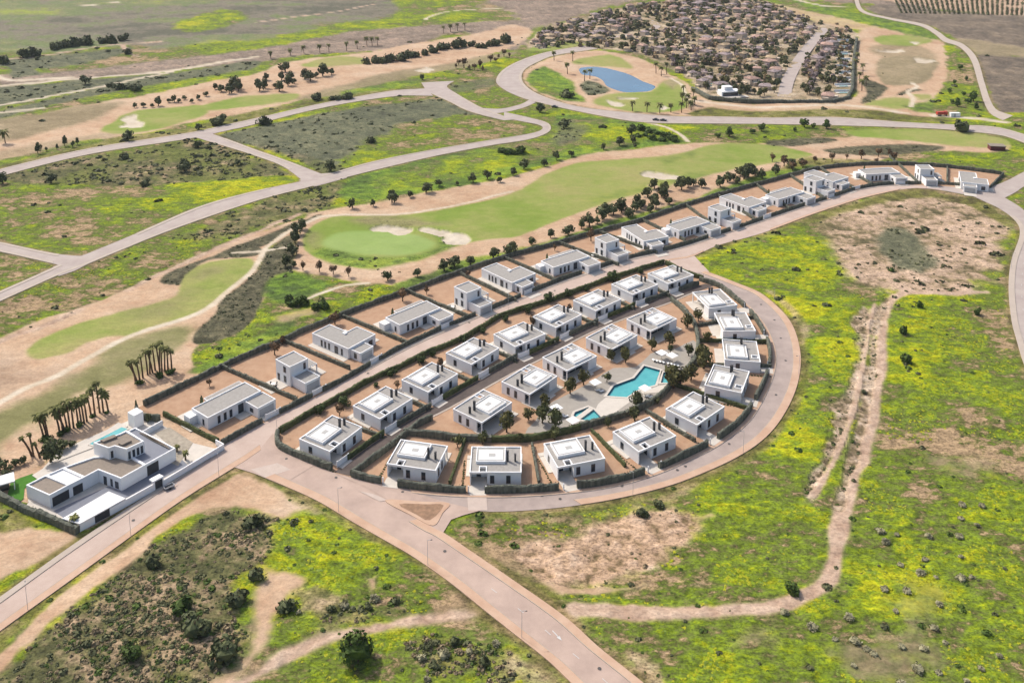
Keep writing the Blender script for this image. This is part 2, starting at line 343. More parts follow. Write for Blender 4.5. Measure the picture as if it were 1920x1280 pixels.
# (class, outline px, edge softness m, edge raggedness m, opacity)
PAINT = [
 ('far_field', '-700,-90 900,-90 760,18 640,45 560,62 480,78 320,92 230,85 100,102 -100,116 -700,125', 6, 14, 1),
 ('bare_earth', '900,-90 2700,-90 2700,60 1920,30 1500,0 1200,0 990,60 960,30 920,5 880,5', 6, 14, 1),
 ('meadow', '330,46 370,30 420,18 462,28 440,45 350,62', 5, 8, .9), ('meadow', '200,112 250,100 300,95 268,118 210,122', 4, 6, .9), ('meadow', '270,100 330,88 430,78 470,85 400,98 330,104', 5, 8, .9),
 ('meadow', '740,-10 905,-10 890,12 840,18 770,24', 5, 8, .95), ('meadow', '480,75 560,68 560,88 480,92', 5, 8, .8), ('meadow', '0,98 60,100 100,98 40,110 0,112', 4, 5, .9), ('meadow', '590,45 690,40 720,52 620,62', 6, 10, .7),
 ('bare_earth', '60,138 200,124 340,107 480,93 640,62 760,50 960,38 1000,60 960,95 870,60 780,85 700,96 560,106 440,121 330,131 250,142 100,153 0,160 0,140', 4, 6, 1),
 ('sand', '-40,305 0,300 50,288 120,270 180,262 230,258 300,245 380,225 470,210 560,190 640,166 720,146 790,136 850,121 940,96 1000,62 960,46 900,62 800,77 700,97 640,104 560,113 520,121 470,141 380,156 330,166 250,181 150,196 0,226 -40,230', 2, 4, 1),
 ('dry_grass', '-30,232 60,212 150,198 235,190 200,212 130,235 60,252 -30,268', 5, 5, .9), ('dry_grass', '-30,292 60,270 150,255 230,245 200,258 60,286 -30,305', 4, 4, .6),
 ('dry_grass', '550,186 640,161 740,133 800,126 960,96 960,106 860,129 740,151 640,179', 3, 4, .95),
 ('lush_grass', '640,173 700,160 780,145 792,152 740,166 660,181', 2, 3, .8),
 ('fairway', '186,242 215,225 250,207 330,200 370,195 385,203 380,216 330,233 270,247 210,252', 1.5, 2, 1), ('fairway', '382,195 440,183 520,177 562,177 540,190 450,201 390,205', 2, 2, 1), ('fairway', '565,123 600,112 640,107 692,112 672,122 600,127', 2, 2, 1),
 ('sand_bunker', '226,222 255,212 258,224 273,230 264,238 240,238 223,236 236,228', 1, 2, 1), ('sand_bunker', '775,133 800,125 816,130 800,137', 1, 2, 1),
 ('grey_scrubland', '-40,222 0,208 125,178 250,150 400,125 480,112 480,128 400,142 300,158 190,178 100,196 0,222', 2, 3, 1), ('grey_scrubland', '-40,168 100,155 250,142 330,136 240,152 100,180 -40,205', 2, 3, 1),
 ('grey_scrubland', '-40,112 20,110 100,103 240,88 230,100 140,122 60,128 -40,120', 3, 5, 1), ('grey_scrubland', '15,125 60,120 78,140 20,148', 2, 3, 1),
 ('scrubland', '-40,352 0,330 100,308 250,280 380,262 480,295 560,330 480,337 300,347 100,347', 2, 6, 1),
 ('meadow', '-60,345 120,348 280,350 420,342 520,328 605,334 480,357 370,385 250,438 155,477 110,475 0,452 -60,445', 2, 7, 1),
 ('meadow', '0,472 107,496 60,520 -60,572 -60,462', 1, 2, 1),
 ('grey_scrubland', '400,257 500,235 640,205 750,190 830,186 890,205 960,226 1005,242 960,252 850,270 750,290 640,322 612,328 560,302 480,275', 1.5, 3, 1),
 ('meadow', '640,312 700,262 770,232 870,216 1000,232 1018,243 960,255 840,274 700,303', 4, 9, .95),
 ('scrubland', '480,272 530,285 640,315 640,322 612,328 545,302', 3, 5, .6),
 ('road_verge', '-40,330 0,308 190,265 240,255 350,240 480,207 640,180 760,165 800,165 690,183 560,201 480,222 350,250 170,279 20,313', 2, 3, 1),
 ('meadow', '826,166 930,156 960,180 995,190 910,204 872,188', 2, 4, 1), ('grey_scrubland', '826,166 900,146 940,150 930,160 880,170 850,180', 3, 4, .8),
 ('meadow', '-60,640 0,570 160,500 230,473 330,433 480,380 600,345 650,335 640,370 600,392 540,412 470,437 350,492 250,532 150,567 60,602 0,617', 1.5, 4, 1),
 ('scrubland', '330,445 480,385 600,348 650,338 640,372 600,395 520,417 430,440', 4, 8, .95),
 ('lush_grass', '640,372 650,335 760,300 860,280 980,262 1035,250 1040,215 1140,222 1230,235 1275,262 1290,264 1250,274 1150,282 1080,294 1000,317 930,337 850,352 740,367 690,377', 2, 5, 1),
 ('meadow', '700,350 860,290 1040,250 1060,222 1200,238 1230,262 1080,280 950,310 860,335', 8, 12, .7), ('grey_scrubland', '1035,240 1060,225 1100,240 1080,262 1040,270', 4, 8, .8),
 # golf corridor below
 ('sand', '590,398 650,386 740,371 850,351 930,338 1000,319 1080,294 1150,283 1260,273 1330,266 1420,268 1460,262 1600,243 1840,255 1880,265 1905,277 1860,290 1790,284 1690,290 1640,302 1540,313 1450,337 1370,361 1200,413 1160,425 1045,455 940,485 860,508 765,546 690,536 600,516 545,502 555,450 560,415', 1.5, 2, 1),
 ('fairway', '568,458 578,426 610,409 650,404 740,403 800,395 880,380 960,362 1000,340 1050,315 1110,301 1200,296 1270,290 1330,272 1380,268 1440,271 1520,286 1500,297 1390,315 1310,334 1250,350 1190,366 1150,377 1060,406 1000,430 956,443 868,456 800,481 740,498 690,504 640,496 590,479', 1, 1.2, 1),
 ('lush_grass', '590,462 640,468 690,480 745,482 800,473 850,452 870,452 800,481 740,498 690,504 640,496 595,480', 2.5, 2, .75), ('lush_grass', '790,430 822,436 850,454 832,462 818,448', 2, 2, .6), ('lush_grass', '1100,372 1200,352 1330,320 1330,328 1200,362 1120,384', 6, 5, .5), ('lush_grass', '1240,300 1300,285 1300,296 1250,308', 4, 4, .4),
 ('dry_grass', '655,410 720,404 800,412 840,420 760,424 690,420', 4, 4, .7), ('dry_grass', '570,450 580,430 600,430 590,462', 4, 3, .6),
 ('putting_green', '606,455 625,436 660,430 720,430 780,440 815,455 795,470 745,479 690,477 635,468', 2, 1, 1),
 ('sand_bunker', '694,425 715,418 745,421 776,425 765,436 745,438 728,430 705,429', .7, .8, 1), ('sand_bunker', '783,430 795,423 820,428 846,433 835,441 815,440', .7, .8, 1), ('sand_bunker', '828,449 845,436 870,437 883,448 870,457 845,456', .7, .8, 1), ('sand_bunker', '1201,327 1215,321 1270,330 1273,336 1240,337 1210,332', .8, .8, 1),
 ('fairway', '1590,243 1700,240 1800,245 1880,260 1897,273 1840,278 1700,263 1600,252', 2, 2, 1), ('planting_bed', '1436,264 1480,253 1530,253 1572,261 1510,272 1450,273', 1, 1, 1), ('planting_bed', '1543,281 1600,272 1700,268 1772,276 1720,286 1600,289', 1, 1, 1),
 ('meadow', '1675,290 1760,283 1840,288 1908,284 1918,302 1890,326 1790,314 1710,308', 1.5, 3, 1), ('meadow', '1690,292 1760,286 1900,290 1905,305 1870,322 1790,310', 3, 4, .6),
 ('road_verge', '1500,300 1540,296 1640,300 1600,306 1540,313 1450,338 1340,370 1200,413 1100,440 1045,457 860,510 765,548 640,594 640,588 765,540 860,500 1045,448 1200,402 1370,350', 2, 3, .85),
 ('lush_grass', '700,545 765,528 860,490 945,470 1045,446 1160,412 1260,385 1350,352 1420,330 1470,318 1530,310 1450,338 1370,361 1200,413 1160,425 1045,457 940,486 860,509 765,547', 1.5, 3, .9),
 # left golf
 ('sand', '-60,640 0,630 60,600 160,569 260,530 310,505 470,436 600,399 602,405 560,432 505,460 485,500 505,530 485,580 445,612 375,642 366,682 410,692 340,727 262,764 235,790 110,850 60,890 0,930 -60,960', 1, 1.5, 1),
 ('dry_fairway', '-60,810 0,770 75,738 140,700 182,668 212,646 250,630 325,611 362,606 352,628 332,648 290,680 250,702 207,722 150,742 60,800 0,842 -60,900', 3, 4, 1),
 ('worn_fairway', '49,658 57,644 82,629 125,611 175,596 237,579 312,558 336,543 343,514 378,491 430,483 468,481 478,494 468,512 430,542 405,563 375,583 325,603 262,621 237,627 200,628 162,643 125,661 82,671 55,668', 1.2, 1.5, 1), ('dry_grass', '240,580 330,552 360,540 330,580 260,600', 5, 4, .5), ('dry_grass', '350,510 400,494 420,505 380,520', 4, 4, .5),
 ('bare_earth', '-60,690 0,660 60,690 110,700 60,720 -60,750', 8, 6, .35),
 ('planting_bed', '362,634 371,616 400,590 421,556 461,523 484,501 496,470 515,456 542,438 552,455 546,502 522,526 496,546 489,576 470,606 430,631 386,643 366,642', .7, .8, 1),
 ('planting_bed', '299,526 330,501 400,476 440,462 487,459 478,476 400,482 375,493 345,514 335,531', .7, .8, 1), ('planting_bed', '418,468 480,444 540,420 602,401 575,416 530,434 500,456 440,466', .7, .8, 1),
 ('lush_grass', '500,552 508,524 534,512 576,516 634,531 603,545 574,560 553,571 524,571', 2, 3, 1), ('meadow', '556,588 573,562 634,532 690,531 766,545 700,572 640,592 560,624 530,640 470,664 412,690 362,694 385,672 430,648 470,630 525,602', 1.5, 3, 1),
 ('lush_grass', '360,694 390,668 430,648 500,618 540,600 560,610 520,636 470,662 412,690', 2, 3, .9), ('sand', '515,592 560,578 592,580 584,592 530,602', 2, 3, .8),
 # pond and village
 ('sand', '960,150 985,128 1000,118 1050,104 1100,94 1200,108 1290,158 1340,188 1480,193 1590,188 1605,150 1608,60 1680,58 1772,80 1784,130 1757,186 1760,216 1700,222 1440,221 1260,219 1150,212 1060,196 1005,176', 2, 3, 1),
 ('village_ground', '985,92 1010,60 1080,34 1160,18 1300,-4 1420,2 1520,38 1606,60 1602,120 1588,190 1480,192 1335,186 1302,165 1290,150 1200,102 1100,92 1050,86', 2, 4, 1),
 ('lush_grass', '985,146 1016,126 1036,132 1077,156 1081,172 1100,192 1055,186 1010,170', 2, 3, 1), ('meadow', '995,160 1010,150 1040,170 1050,182 1015,172', 3, 3, .8), ('grey_scrubland', '1088,158 1105,150 1130,160 1142,170 1120,178 1100,177', 2, 2, 1),
 ('fairway', '1075,120 1082,113 1145,103 1188,128 1150,126 1100,122', 2, 2, 1), ('fairway', '1110,193 1137,178 1185,172 1220,171 1240,154 1272,150 1290,180 1278,204 1210,211 1160,205', 2, 2, 1), ('dry_grass', '1240,154 1262,148 1275,156 1262,166', 3, 3, .8),
 ('sand_bunker', '1135,187 1150,190 1172,195 1165,199 1145,197', 1, 1, 1), ('sand_bunker', '1155,183 1200,183 1190,187 1160,187', 1, 1, 1), ('sand_bunker', '1234,202 1245,197 1256,200 1245,205', 1, 1, 1), ('fairway', '985,95 1012,84 1032,77 1092,80 1086,92 1030,96', 2, 3, 1), ('sand_bunker', '1002,85 1020,82 1025,90 1008,90', 1, 1, 1),
 ('fairway', '1640,72 1660,66 1712,67 1748,77 1706,86 1655,83', 2, 2, 1), ('dry_grass', '1652,108 1752,110 1748,140 1730,155 1655,156', 2, 2, 1), ('dry_grass', '1635,86 1720,86 1755,104 1740,112 1650,106', 4, 4, .7), ('sand_bunker', '1640,94 1690,92 1702,98 1670,97', 1, 1, 1), ('sand_bunker', '1713,107 1757,113 1740,117 1720,117', 1, 1, 1), ('sand_bunker', '1703,78 1726,79 1718,83', 1, 1, 1),
 ('planting_bed', '1614,149 1640,152 1665,162 1658,172 1645,186 1612,195 1625,175', 1, 1.5, 1), ('planting_bed', '1680,180 1705,165 1732,168 1700,176', 1, 1.5, 1), ('fairway', '1618,198 1645,188 1666,184 1703,186 1706,200 1652,208', 2, 2, 1), ('fairway', '1708,178 1745,178 1750,186 1725,190', 2, 2, 1),
 ('meadow', '1774,82 1802,85 1825,110 1841,175 1843,214 1752,213 1705,200 1760,184 1783,140', 2, 5, 1), ('lush_grass', '1700,200 1760,184 1752,213 1715,210', 3, 3, .8),
 ('ploughed_field', '1832,103 1920,106 2400,120 2400,230 1920,212 1892,212 1868,206 1852,170', 2, 3, 1), ('ploughed_field', '1615,14 1700,8 1830,25 2400,40 2400,120 1920,106 1830,96 1760,55 1665,32', 3, 6, 1), ('dry_grass', '1780,75 1860,80 1960,95 1960,106 1830,102', 3, 6, .9),
 ('vineyard', '1690,-8 2400,-8 2400,34 1920,29 1830,23 1700,7', 2, 3, 1), ('lush_grass', '1480,-4 1600,24 1720,44 1764,66 1740,74 1640,50 1540,26', 3, 4, .9), ('sand', '1420,0 1540,26 1640,50 1740,74 1700,64 1610,58 1520,38', 3, 3, .9),
 ('road_verge', '1340,198 1440,205 1590,202 1690,214 1800,228 1690,228 1565,219 1440,220 1350,218 1290,214', 2, 2, 1), ('sand', '1300,188 1440,200 1600,196 1700,210 1600,206 1440,208 1340,200', 2, 2, .9),
 ('meadow', '1240,238 1440,240 1560,244 1590,253 1500,258 1440,262 1330,265 1290,262', 2, 3, 1), ('meadow', '1890,256 1960,285 1920,330 1908,300', 2, 3, 1),
 # inside and right of the ring
 ('stony_ground', '1528,402 1600,373 1700,362 1800,371 1862,391 1882,430 1876,490 1850,540 1765,552 1680,548 1600,532 1555,480', 4, 9, 1), ('grey_scrubland', '1640,442 1700,430 1752,490 1705,512 1660,482', 3, 7, .9), ('road_verge', '1300,484 1346,462 1429,440 1521,406 1590,383 1640,369 1709,356 1766,360 1824,372 1868,394 1896,418 1880,420 1820,384 1740,368 1640,382 1540,412 1430,452 1350,475', 1.5, 3, .9),
 ('meadow', '1340,480 1429,450 1530,420 1560,500 1600,540 1600,600 1520,640 1500,600 1450,560', 6, 8, .6),
 ('gully', '1600,590 1622,574 1642,618 1632,680 1612,750 1592,820 1562,870 1532,922 1512,932 1519,880 1550,840 1570,760 1600,690 1604,640', 1.5, 4, 1),
 ('road_verge', '1300,506 1352,523 1390,538 1427,554 1465,586 1487,614 1500,650 1503,690 1492,736 1466,788 1430,828 1380,862 1320,890 1250,916 1150,940 1050,955 960,962 870,968 845,990 900,972 1060,966 1200,940 1330,900 1440,840 1500,760 1520,690 1510,640 1490,600 1440,556 1360,520', 1, 1.5, .9),
 ('stony_ground', '1430,545 1470,580 1500,625 1510,640 1515,610 1490,575 1450,545', 1.5, 2, .8),
 ('speckled_sand', '955,1036 1000,1015 1060,1000 1150,975 1220,960 1290,950 1312,970 1290,1000 1250,1030 1240,1060 1180,1086 1100,1092 1010,1076', 2.5, 6, 1),
 ('sand', '1018,1092 1080,1098 1160,1096 1200,1090 1212,1082 1220,1094 1170,1106 1090,1110 1040,1106', 1, 1.5, .9), ('sand', '1300,970 1335,958 1345,968 1320,976', 1, 2, .8), ('speckled_sand', '1000,970 1130,960 1250,930 1300,905 1290,925 1180,958 1060,978', 2, 3, .6), ('stony_ground', '1290,1090 1330,1086 1325,1100 1300,1104', 1, 2, .8),
 ('road_verge', '840,1002 900,1040 970,1090 1060,1158 1130,1214 1210,1280 1300,1350 1330,1350 1240,1280 1150,1205 1070,1140 970,1070 880,1015', 1.5, 3, .9),
 ('dry_grass', '1560,1205 1640,1190 1720,1185 1765,1230 1700,1285 1590,1285', 3, 7, .75), ('dry_grass', '1680,1120 1760,1100 1800,1140 1720,1165', 4, 8, .6), ('speckled_sand', '1160,1220 1200,1210 1240,1250 1250,1300 1210,1275', 1.5, 4, .8), ('dry_grass', '1740,860 1830,850 1860,880 1790,890', 3, 8, .7), ('speckled_sand', '1780,850 1830,845 1870,870 1820,872', 2, 5, .7), ('dry_grass', '1400,1180 1450,1170 1440,1200 1390,1200', 3, 6, .6),
 # lower left
 ('sand', '-60,985 60,985 140,1000 105,1030 0,1092 -60,1140', 1.5, 3, 1), ('road_verge', '-60,955 30,962 80,980 20,992 -60,985', 1.5, 3, 1),
 ('scrubland', '-60,1350 0,1262 60,1205 100,1166 150,1128 220,1072 290,1014 340,982 400,960 480,960 522,990 512,1040 482,1072 442,1110 452,1160 472,1200 442,1250 400,1290 380,1350', 2, 4, 1),
 ('sand', '-60,1265 0,1220 100,1120 200,1046 300,974 370,926 430,890 480,890 560,930 602,962 560,982 520,972 440,952 370,966 290,1014 200,1090 100,1166 0,1262 -60,1318', 1.2, 1.8, 1),
 ('road_verge', '-60,1230 0,1186 150,1078 330,948 425,884 445,884 372,932 300,980 200,1050 100,1124 0,1222 -60,1268', .8, 1.2, .95), ('road_verge', '480,892 595,943 664,984 775,1048 906,1146 960,1189 1068,1281 1140,1350 1110,1350 1040,1281 940,1195 880,1146 760,1060 650,1000 580,955', 1.5, 3, .9),
 ('sand', '500,1060 560,1080 582,1100 545,1150 512,1200 472,1250 430,1290 410,1350 360,1350 400,1285 452,1230 472,1180 470,1115 488,1072', 2, 3, 1), ('dirt_track', '540,1205 620,1180 700,1164 800,1142 870,1136 896,1146 860,1158 720,1184 620,1212 530,1256 440,1300 400,1300', 1.2, 2, 1),
 ('meadow', '520,992 580,962 640,985 720,1022 800,1062 882,1122 860,1132 760,1127 690,1102 600,1122 540,1172 512,1190 520,1150 578,1102 590,1062 530,1042', 2, 4, 1), ('sand', '678,1080 710,1075 714,1106 690,1112', 1, 2, .9), ('scrubland', '590,1130 660,1128 760,1140 640,1180 560,1196', 2, 4, .8), ('stony_ground', '560,1110 640,1112 660,1130 580,1160', 2, 4, .8), ('meadow', '512,1200 540,1166 590,1160 600,1180 540,1206', 2, 3, .9),
 ('scrubland', '780,1200 880,1190 952,1230 942,1290 820,1280 790,1230', 3, 6, .85), ('speckled_sand', '960,1215 1040,1262 1062,1290 1000,1290 950,1240', 2, 3, .7), ('meadow', '480,1290 560,1240 620,1212 680,1200 760,1230 800,1290', 3, 5, .6),
]
STROKES = [
 ('dirt_track', '1702,548 1670,565 1655,588 1652,637 1650,686 1640,725 1637,768 1624,811 1614,860 1604,876 1594,926 1578,968 1568,1024 1561,1070 1538,1100 1489,1122 1440,1138 1354,1144 1255,1147 1157,1144 1080,1142', 2.3, .9, 1.1), ('dirt_track', '1640,570 1628,640 1612,720 1594,790 1570,850 1545,900 1524,930', .9, .7, .8), ('gully', '1662,560 1640,620 1634,690 1622,760 1604,830 1588,890 1572,950', 1.5, 1, 1.2), ('dirt_track', '1702,548 1730,552 1790,552 1850,548', 1.6, 1, .8),
 ('golf_path', '-40,778 0,752 50,725 112,702 162,672 200,650 250,625 325,602 375,585 405,565 430,540 461,517 481,495 494,468 510,452 526,440 545,428 572,416 600,405', 1.3, .5, .2), ('golf_path', '600,405 650,402 740,400 800,392 880,377 960,358', .9, .5, .3), ('golf_path', '437,470 480,468 500,467 540,460', .9, .4, .2), ('golf_path', '572,562 610,546 650,534 690,531', 1.2, .5, .5), ('golf_path', '1258,148 1278,160 1288,182', 1.2, .8, .5),
 ('golf_path', '1710,155 1720,162 1702,172 1712,185 1708,200', 1.6, .8, .5), ('dirt_track', '-40,110 25,110 100,100 225,82 300,78', 2.2, 1.5, 1), ('golf_path', '-40,164 0,160 250,140 337,130 412,117 480,106', 3, 1.5, 1.5), ('golf_path', '-40,206 0,197 125,175 190,162 275,145 340,130', 2.2, 1, .6), ('golf_path', '-40,218 0,212 80,202', 2, 1, .6), ('dirt_track', '230,84 240,98 262,105', 2, 1, 1),
 ('dirt_track', '480,42 560,30 640,20 700,8', 2, 1.5, 1), ('golf_path', '-20,140 20,150 80,148 130,145', 3, 1.5, 2), ('golf_path', '150,12 220,5', 2.5, 1.5, 1), ('golf_path', '940,15 880,18 830,24 800,35 800,38', 2.5, 1, 1), ('golf_path', '1285,186 1440,201 1580,198 1700,212', 2, 1, .6), ('golf_path', '1752,217 1820,222 1885,229', 3.4, .6, .4), ('golf_path', '1215,230 1240,237 1275,252 1290,266', 1.6, .8, .5),
 ('golf_path', '1480,-4 1540,10 1600,12', 3, 1.5, 1), ('village_ground', '1140,72 1200,62 1232,50 1215,38 1190,34', 4, 1, 1), ('dirt_track', '-60,668 20,628 75,610 150,578', 1.6, 1, 1), ('sand', '1225,350 1260,366 1300,360 1340,345', 2.5, 1.5, 1.5), ('dirt_track', '560,400 480,432 400,465 310,506 240,540', 1.6, .8, .6),
]
EDGESTROKES = [(E_, 1.3) for k_, (A_, B_, m_) in EDGE.items() if k_ not in ('inner_street',) for E_ in (A_, B_)]
t0 = np.zeros((NV, 3)); cls = np.full(NV, CN.index('meadow')); allidx = np.arange(NV)
ALB = c_meadow(allidx); MW = np.ones(NV)
def apply(name, d_in, i, soft, rag, op):
    """d_in: metres inside the outline"""
    a = sstep(-soft, soft, d_in + nW[i] * 2 * rag) * op
    k = a > .004
    if not k.any(): return
    j = i[k]; a = a[k]; ALB[j] = ALB[j] * (1 - a[:, None]) + CLS[name](j) * a[:, None]
    MW[j] = MW[j] * (1 - a) + (a if name == 'meadow' else 0); cls[j[a > .5]] = CN.index(name)
def near(pts, m):
    P = np.array(pts); x0, y0 = P.min(0) - m; x1, y1 = P.max(0) + m
    return np.nonzero((GX > x0) & (GX < x1) & (GY > y0) & (GY < y1))[0]
for name, s, soft, rag, op in PAINT:
    P = UP([(x, max(y, -110)) for x, y in PX(s)])
    P = smooth(P, 3, True) if len(P) > 4 else P
    i = near(P, soft + rag + 2)
    if not len(i): continue
    d = segdist(GX[i], GY[i], P, True); d = np.where(inside(GX[i], GY[i], P), d, -d)
    apply(name, d, i, soft, rag, op)
for name, s, hw, soft, rag in STROKES:
    P = smooth(UP(PX(s)), 3); i = near(P, hw + soft + rag + 2)
    apply(name, hw - segdist(GX[i], GY[i], P, False), i, soft, rag, 1)
for E_, hw in EDGESTROKES:
    P = [tuple(p) for p in E_[::3]]; i = near(P, 5); d = hw - segdist(GX[i], GY[i], P, False); a = sstep(-1, .8, d + nW[i] * 3) * .85
    ALB[i] = ALB[i] * (1 - a[:, None]) + ramp(st(.6 * nC[i] + .4 * nD[i], 3), [(0, (98, 90, 60)), (.5, (134, 124, 80)), (1, (184, 158, 122))]) * a[:, None]; MW[i] *= 1 - a
i = near(HOUSE_POLY, 2); j = i[inside(GX[i], GY[i], HOUSE_POLY)]; ALB[j] = c_sand(j); MW[j] = 0; cls[j] = CN.index('sand')
# flat platforms under everything built
flatd = np.full(NV, 1e3)
for P in FLAT:
    i = near(P, 14)
    if not len(i): continue
    d = segdist(GX[i], GY[i], P, True); d[inside(GX[i], GY[i], P)] = 0
    flatd[i] = np.minimum(flatd[i], d)
fl = sstep(.5, 10, flatd)
golfy = np.isin(cls, [CN.index(c) for c in ('fairway', 'worn_fairway', 'putting_green', 'dry_fairway', 'sand', 'golf_path')])
GZ = -.10 + fl * ((nA - .5) * 2.2 + (nB - .5) * 1.2 + np.where(golfy, 0, (nC - .5) * .9 + (nD - .5) * .35))
GZ -= np.where(cls == CN.index('sand_bunker'), .6, 0) * fl + np.where(cls == CN.index('gully'), .3, 0) * fl
i = near(UP(PX('1080,110 1240,178')), 30); POND = smooth(UP(PX('1084,128 1100,124.5 1130,125.5 1160,132 1185,140 1208,152 1230,160 1228,166 1215,171 1172,172.5 1150,167 1135,160 1128,150 1115,143 1100,141 1088,138')), 3, True)
dp = segdist(GX[i], GY[i], POND, True); dp = np.where(inside(GX[i], GY[i], POND), dp, -dp); GZ[i] = np.where(dp > -12, GZ[i] * sstep(-2, -12, dp) + (-.1 - .9 * sstep(-1.5, 4, dp)), GZ[i])
POOL_A = UP(PX('1208,686 1238,694.5 1228.5,722 1198,730 1175,745 1137.5,742.5 1151,723 1189,709'))
POOL_B = UP(PX('1244,698 1266,701 1259.5,718 1239,718'))
POOL_C = UP(PX('1075,780 1078,773 1103,763.5 1113,768 1130,785 1106,789 1090,787'))
DECK = smooth(UP(PX('985,812 1003,790 1022,762 1055,744 1082,730 1115,712 1150,690 1192,688 1220,663 1245,656 1268,653 1300,638 1309,652 1303,676 1288,696 1258,727 1225,750 1189,769 1150,784 1120,794 1085,801 1043,807')), 2, True)
for P in (POOL_A, POOL_B, POOL_C):
    i = near(P, 4); d = segdist(GX[i], GY[i], P, True); GZ[i] = np.where(inside(GX[i], GY[i], P) | (d < 1.), -1.9, GZ[i])
MT = st(.40 * nE + .20 * nF + .40 * nB, 2.6) - .05 + (nA - .5) * .9 + np.where(GX < -110, .06, 0) - np.where(GX < -110, .1, .24) * sstep(.55, .72, fbm(GX, GY, 30, 4, 61))
ALB = np.clip(lin(np.clip(ALB, 0, 255)) / EXPO, .01, .8)

gm = bpy.data.materials.new('ground_cover'); gm.use_nodes = True; n = gm.node_tree; b = n.nodes['Principled BSDF']
at = n.nodes.new('ShaderNodeAttribute'); at.attribute_name = 'cover'
tc = n.nodes.new('ShaderNodeTexCoord')
def nz(sc_, d, st_=None):
    z = n.nodes.new('ShaderNodeTexNoise'); z.inputs['Scale'].default_value = sc_; z.inputs['Detail'].default_value = d; z.inputs['Roughness'].default_value = .7
    if st_:
        mp = n.nodes.new('ShaderNodeMapping'); mp.inputs['Scale'].default_value = st_; n.links.new(tc.outputs['Object'], mp.inputs[0]); n.links.new(mp.outputs[0], z.inputs['Vector'])
    else: n.links.new(tc.outputs['Object'], z.inputs['Vector'])
    return z
za = nz(.55, 6, (.6, 1, 1)); zb = nz(.09, 5)
mr = n.nodes.new('ShaderNodeMapRange'); mr.inputs[1].default_value = .32; mr.inputs[2].default_value = .68; mr.inputs[3].default_value = .62; mr.inputs[4].default_value = 1.34; n.links.new(za.outputs[0], mr.inputs[0])
mr2 = n.nodes.new('ShaderNodeMapRange'); mr2.inputs[1].default_value = .3; mr2.inputs[2].default_value = .7; mr2.inputs[3].default_value = 1.0; mr2.inputs[4].default_value = 1.24; n.links.new(zb.outputs[0], mr2.inputs[0])
zc = nz(1.7, 4, (.75, 1, 1)); mr3 = n.nodes.new('ShaderNodeMapRange'); mr3.inputs[1].default_value = .40; mr3.inputs[2].default_value = .54; mr3.inputs[3].default_value = .58; mr3.inputs[4].default_value = 1.10; n.links.new(zc.outputs[0], mr3.inputs[0])
mu0 = n.nodes.new('ShaderNodeMath'); mu0.operation = 'MULTIPLY'; n.links.new(mr.outputs[0], mu0.inputs[0]); n.links.new(mr3.outputs[0], mu0.inputs[1])
mu = n.nodes.new('ShaderNodeMath'); mu.operation = 'MULTIPLY'; n.links.new(mu0.outputs[0], mu.inputs[0]); n.links.new(mr2.outputs[0], mu.inputs[1])
# fine variation is weaker on mown and bare ground
rgh = n.nodes.new('ShaderNodeAttribute'); rgh.attribute_name = 'rough'
mx0 = n.nodes.new('ShaderNodeMix'); mx0.data_type = 'FLOAT'; n.links.new(rgh.outputs['Fac'], mx0.inputs[0]); mx0.inputs[2].default_value = 1; n.links.new(mu.outputs[0], mx0.inputs[3])
mw = n.nodes.new('ShaderNodeAttribute'); mw.attribute_name = 'meadow'; mt = n.nodes.new('ShaderNodeAttribute'); mt.attribute_name = 'tint'
zm = nz(.42, 9, (.62, 1, 1)); zm.inputs['Roughness'].default_value = .78
ma = n.nodes.new('ShaderNodeMath'); ma.operation = 'MULTIPLY_ADD'; n.links.new(zm.outputs[0], ma.inputs[0]); ma.inputs[1].default_value = 2.5; ma.inputs[2].default_value = -1.27
mb2 = n.nodes.new('ShaderNodeMath'); n.links.new(ma.outputs[0], mb2.inputs[0]); n.links.new(mt.outputs['Fac'], mb2.inputs[1])
rm = n.nodes.new('ShaderNodeValToRGB')
MC = [(.0, (190, 164, 130)), (.09, (156, 140, 98)), (.19, (114, 118, 68)), (.40, (120, 140, 56)), (.62, (138, 162, 42)), (.85, (172, 184, 32)), (1.0, (196, 198, 36))]
while len(rm.color_ramp.elements) < len(MC): rm.color_ramp.elements.new(.5)
for e_, (p_, c_) in zip(rm.color_ramp.elements, MC): e_.position = p_; e_.color = (*alb(*c_), 1)
n.links.new(mb2.outputs[0], rm.inputs[0])
mm = n.nodes.new('ShaderNodeMix'); mm.data_type = 'RGBA'; n.links.new(mw.outputs['Fac'], mm.inputs[0]); n.links.new(at.outputs['Color'], mm.inputs[6]); n.links.new(rm.outputs[0], mm.inputs[7])
hs = n.nodes.new('ShaderNodeHueSaturation'); n.links.new(mm.outputs[2], hs.inputs['Color']); n.links.new(mx0.outputs[0], hs.inputs['Value'])
n.links.new(hs.outputs[0], b.inputs['Base Color']); b.inputs['Roughness'].default_value = .95; b.inputs['Specular IOR Level'].default_value = .1
bp = n.nodes.new('ShaderNodeBump'); bp.inputs['Distance'].default_value = .5; n.links.new(za.outputs[0], bp.inputs['Height'])
mb_ = n.nodes.new('ShaderNodeMath'); mb_.operation = 'MULTIPLY'; mb_.inputs[1].default_value = .8; n.links.new(rgh.outputs['Fac'], mb_.inputs[0]); n.links.new(mb_.outputs[0], bp.inputs['Strength']); n.links.new(bp.outputs[0], b.inputs['Normal'])
ROUGHC = {'fairway': .22, 'worn_fairway': .3, 'putting_green': .12, 'sand': .35, 'sand_bunker': .2, 'golf_path': .25, 'dirt_track': .5, 'dry_fairway': .35, 'dry_grass': .5, 'far_field': .7}
rv = np.array([ROUGHC.get(c, 1.) for c in CN])[cls]

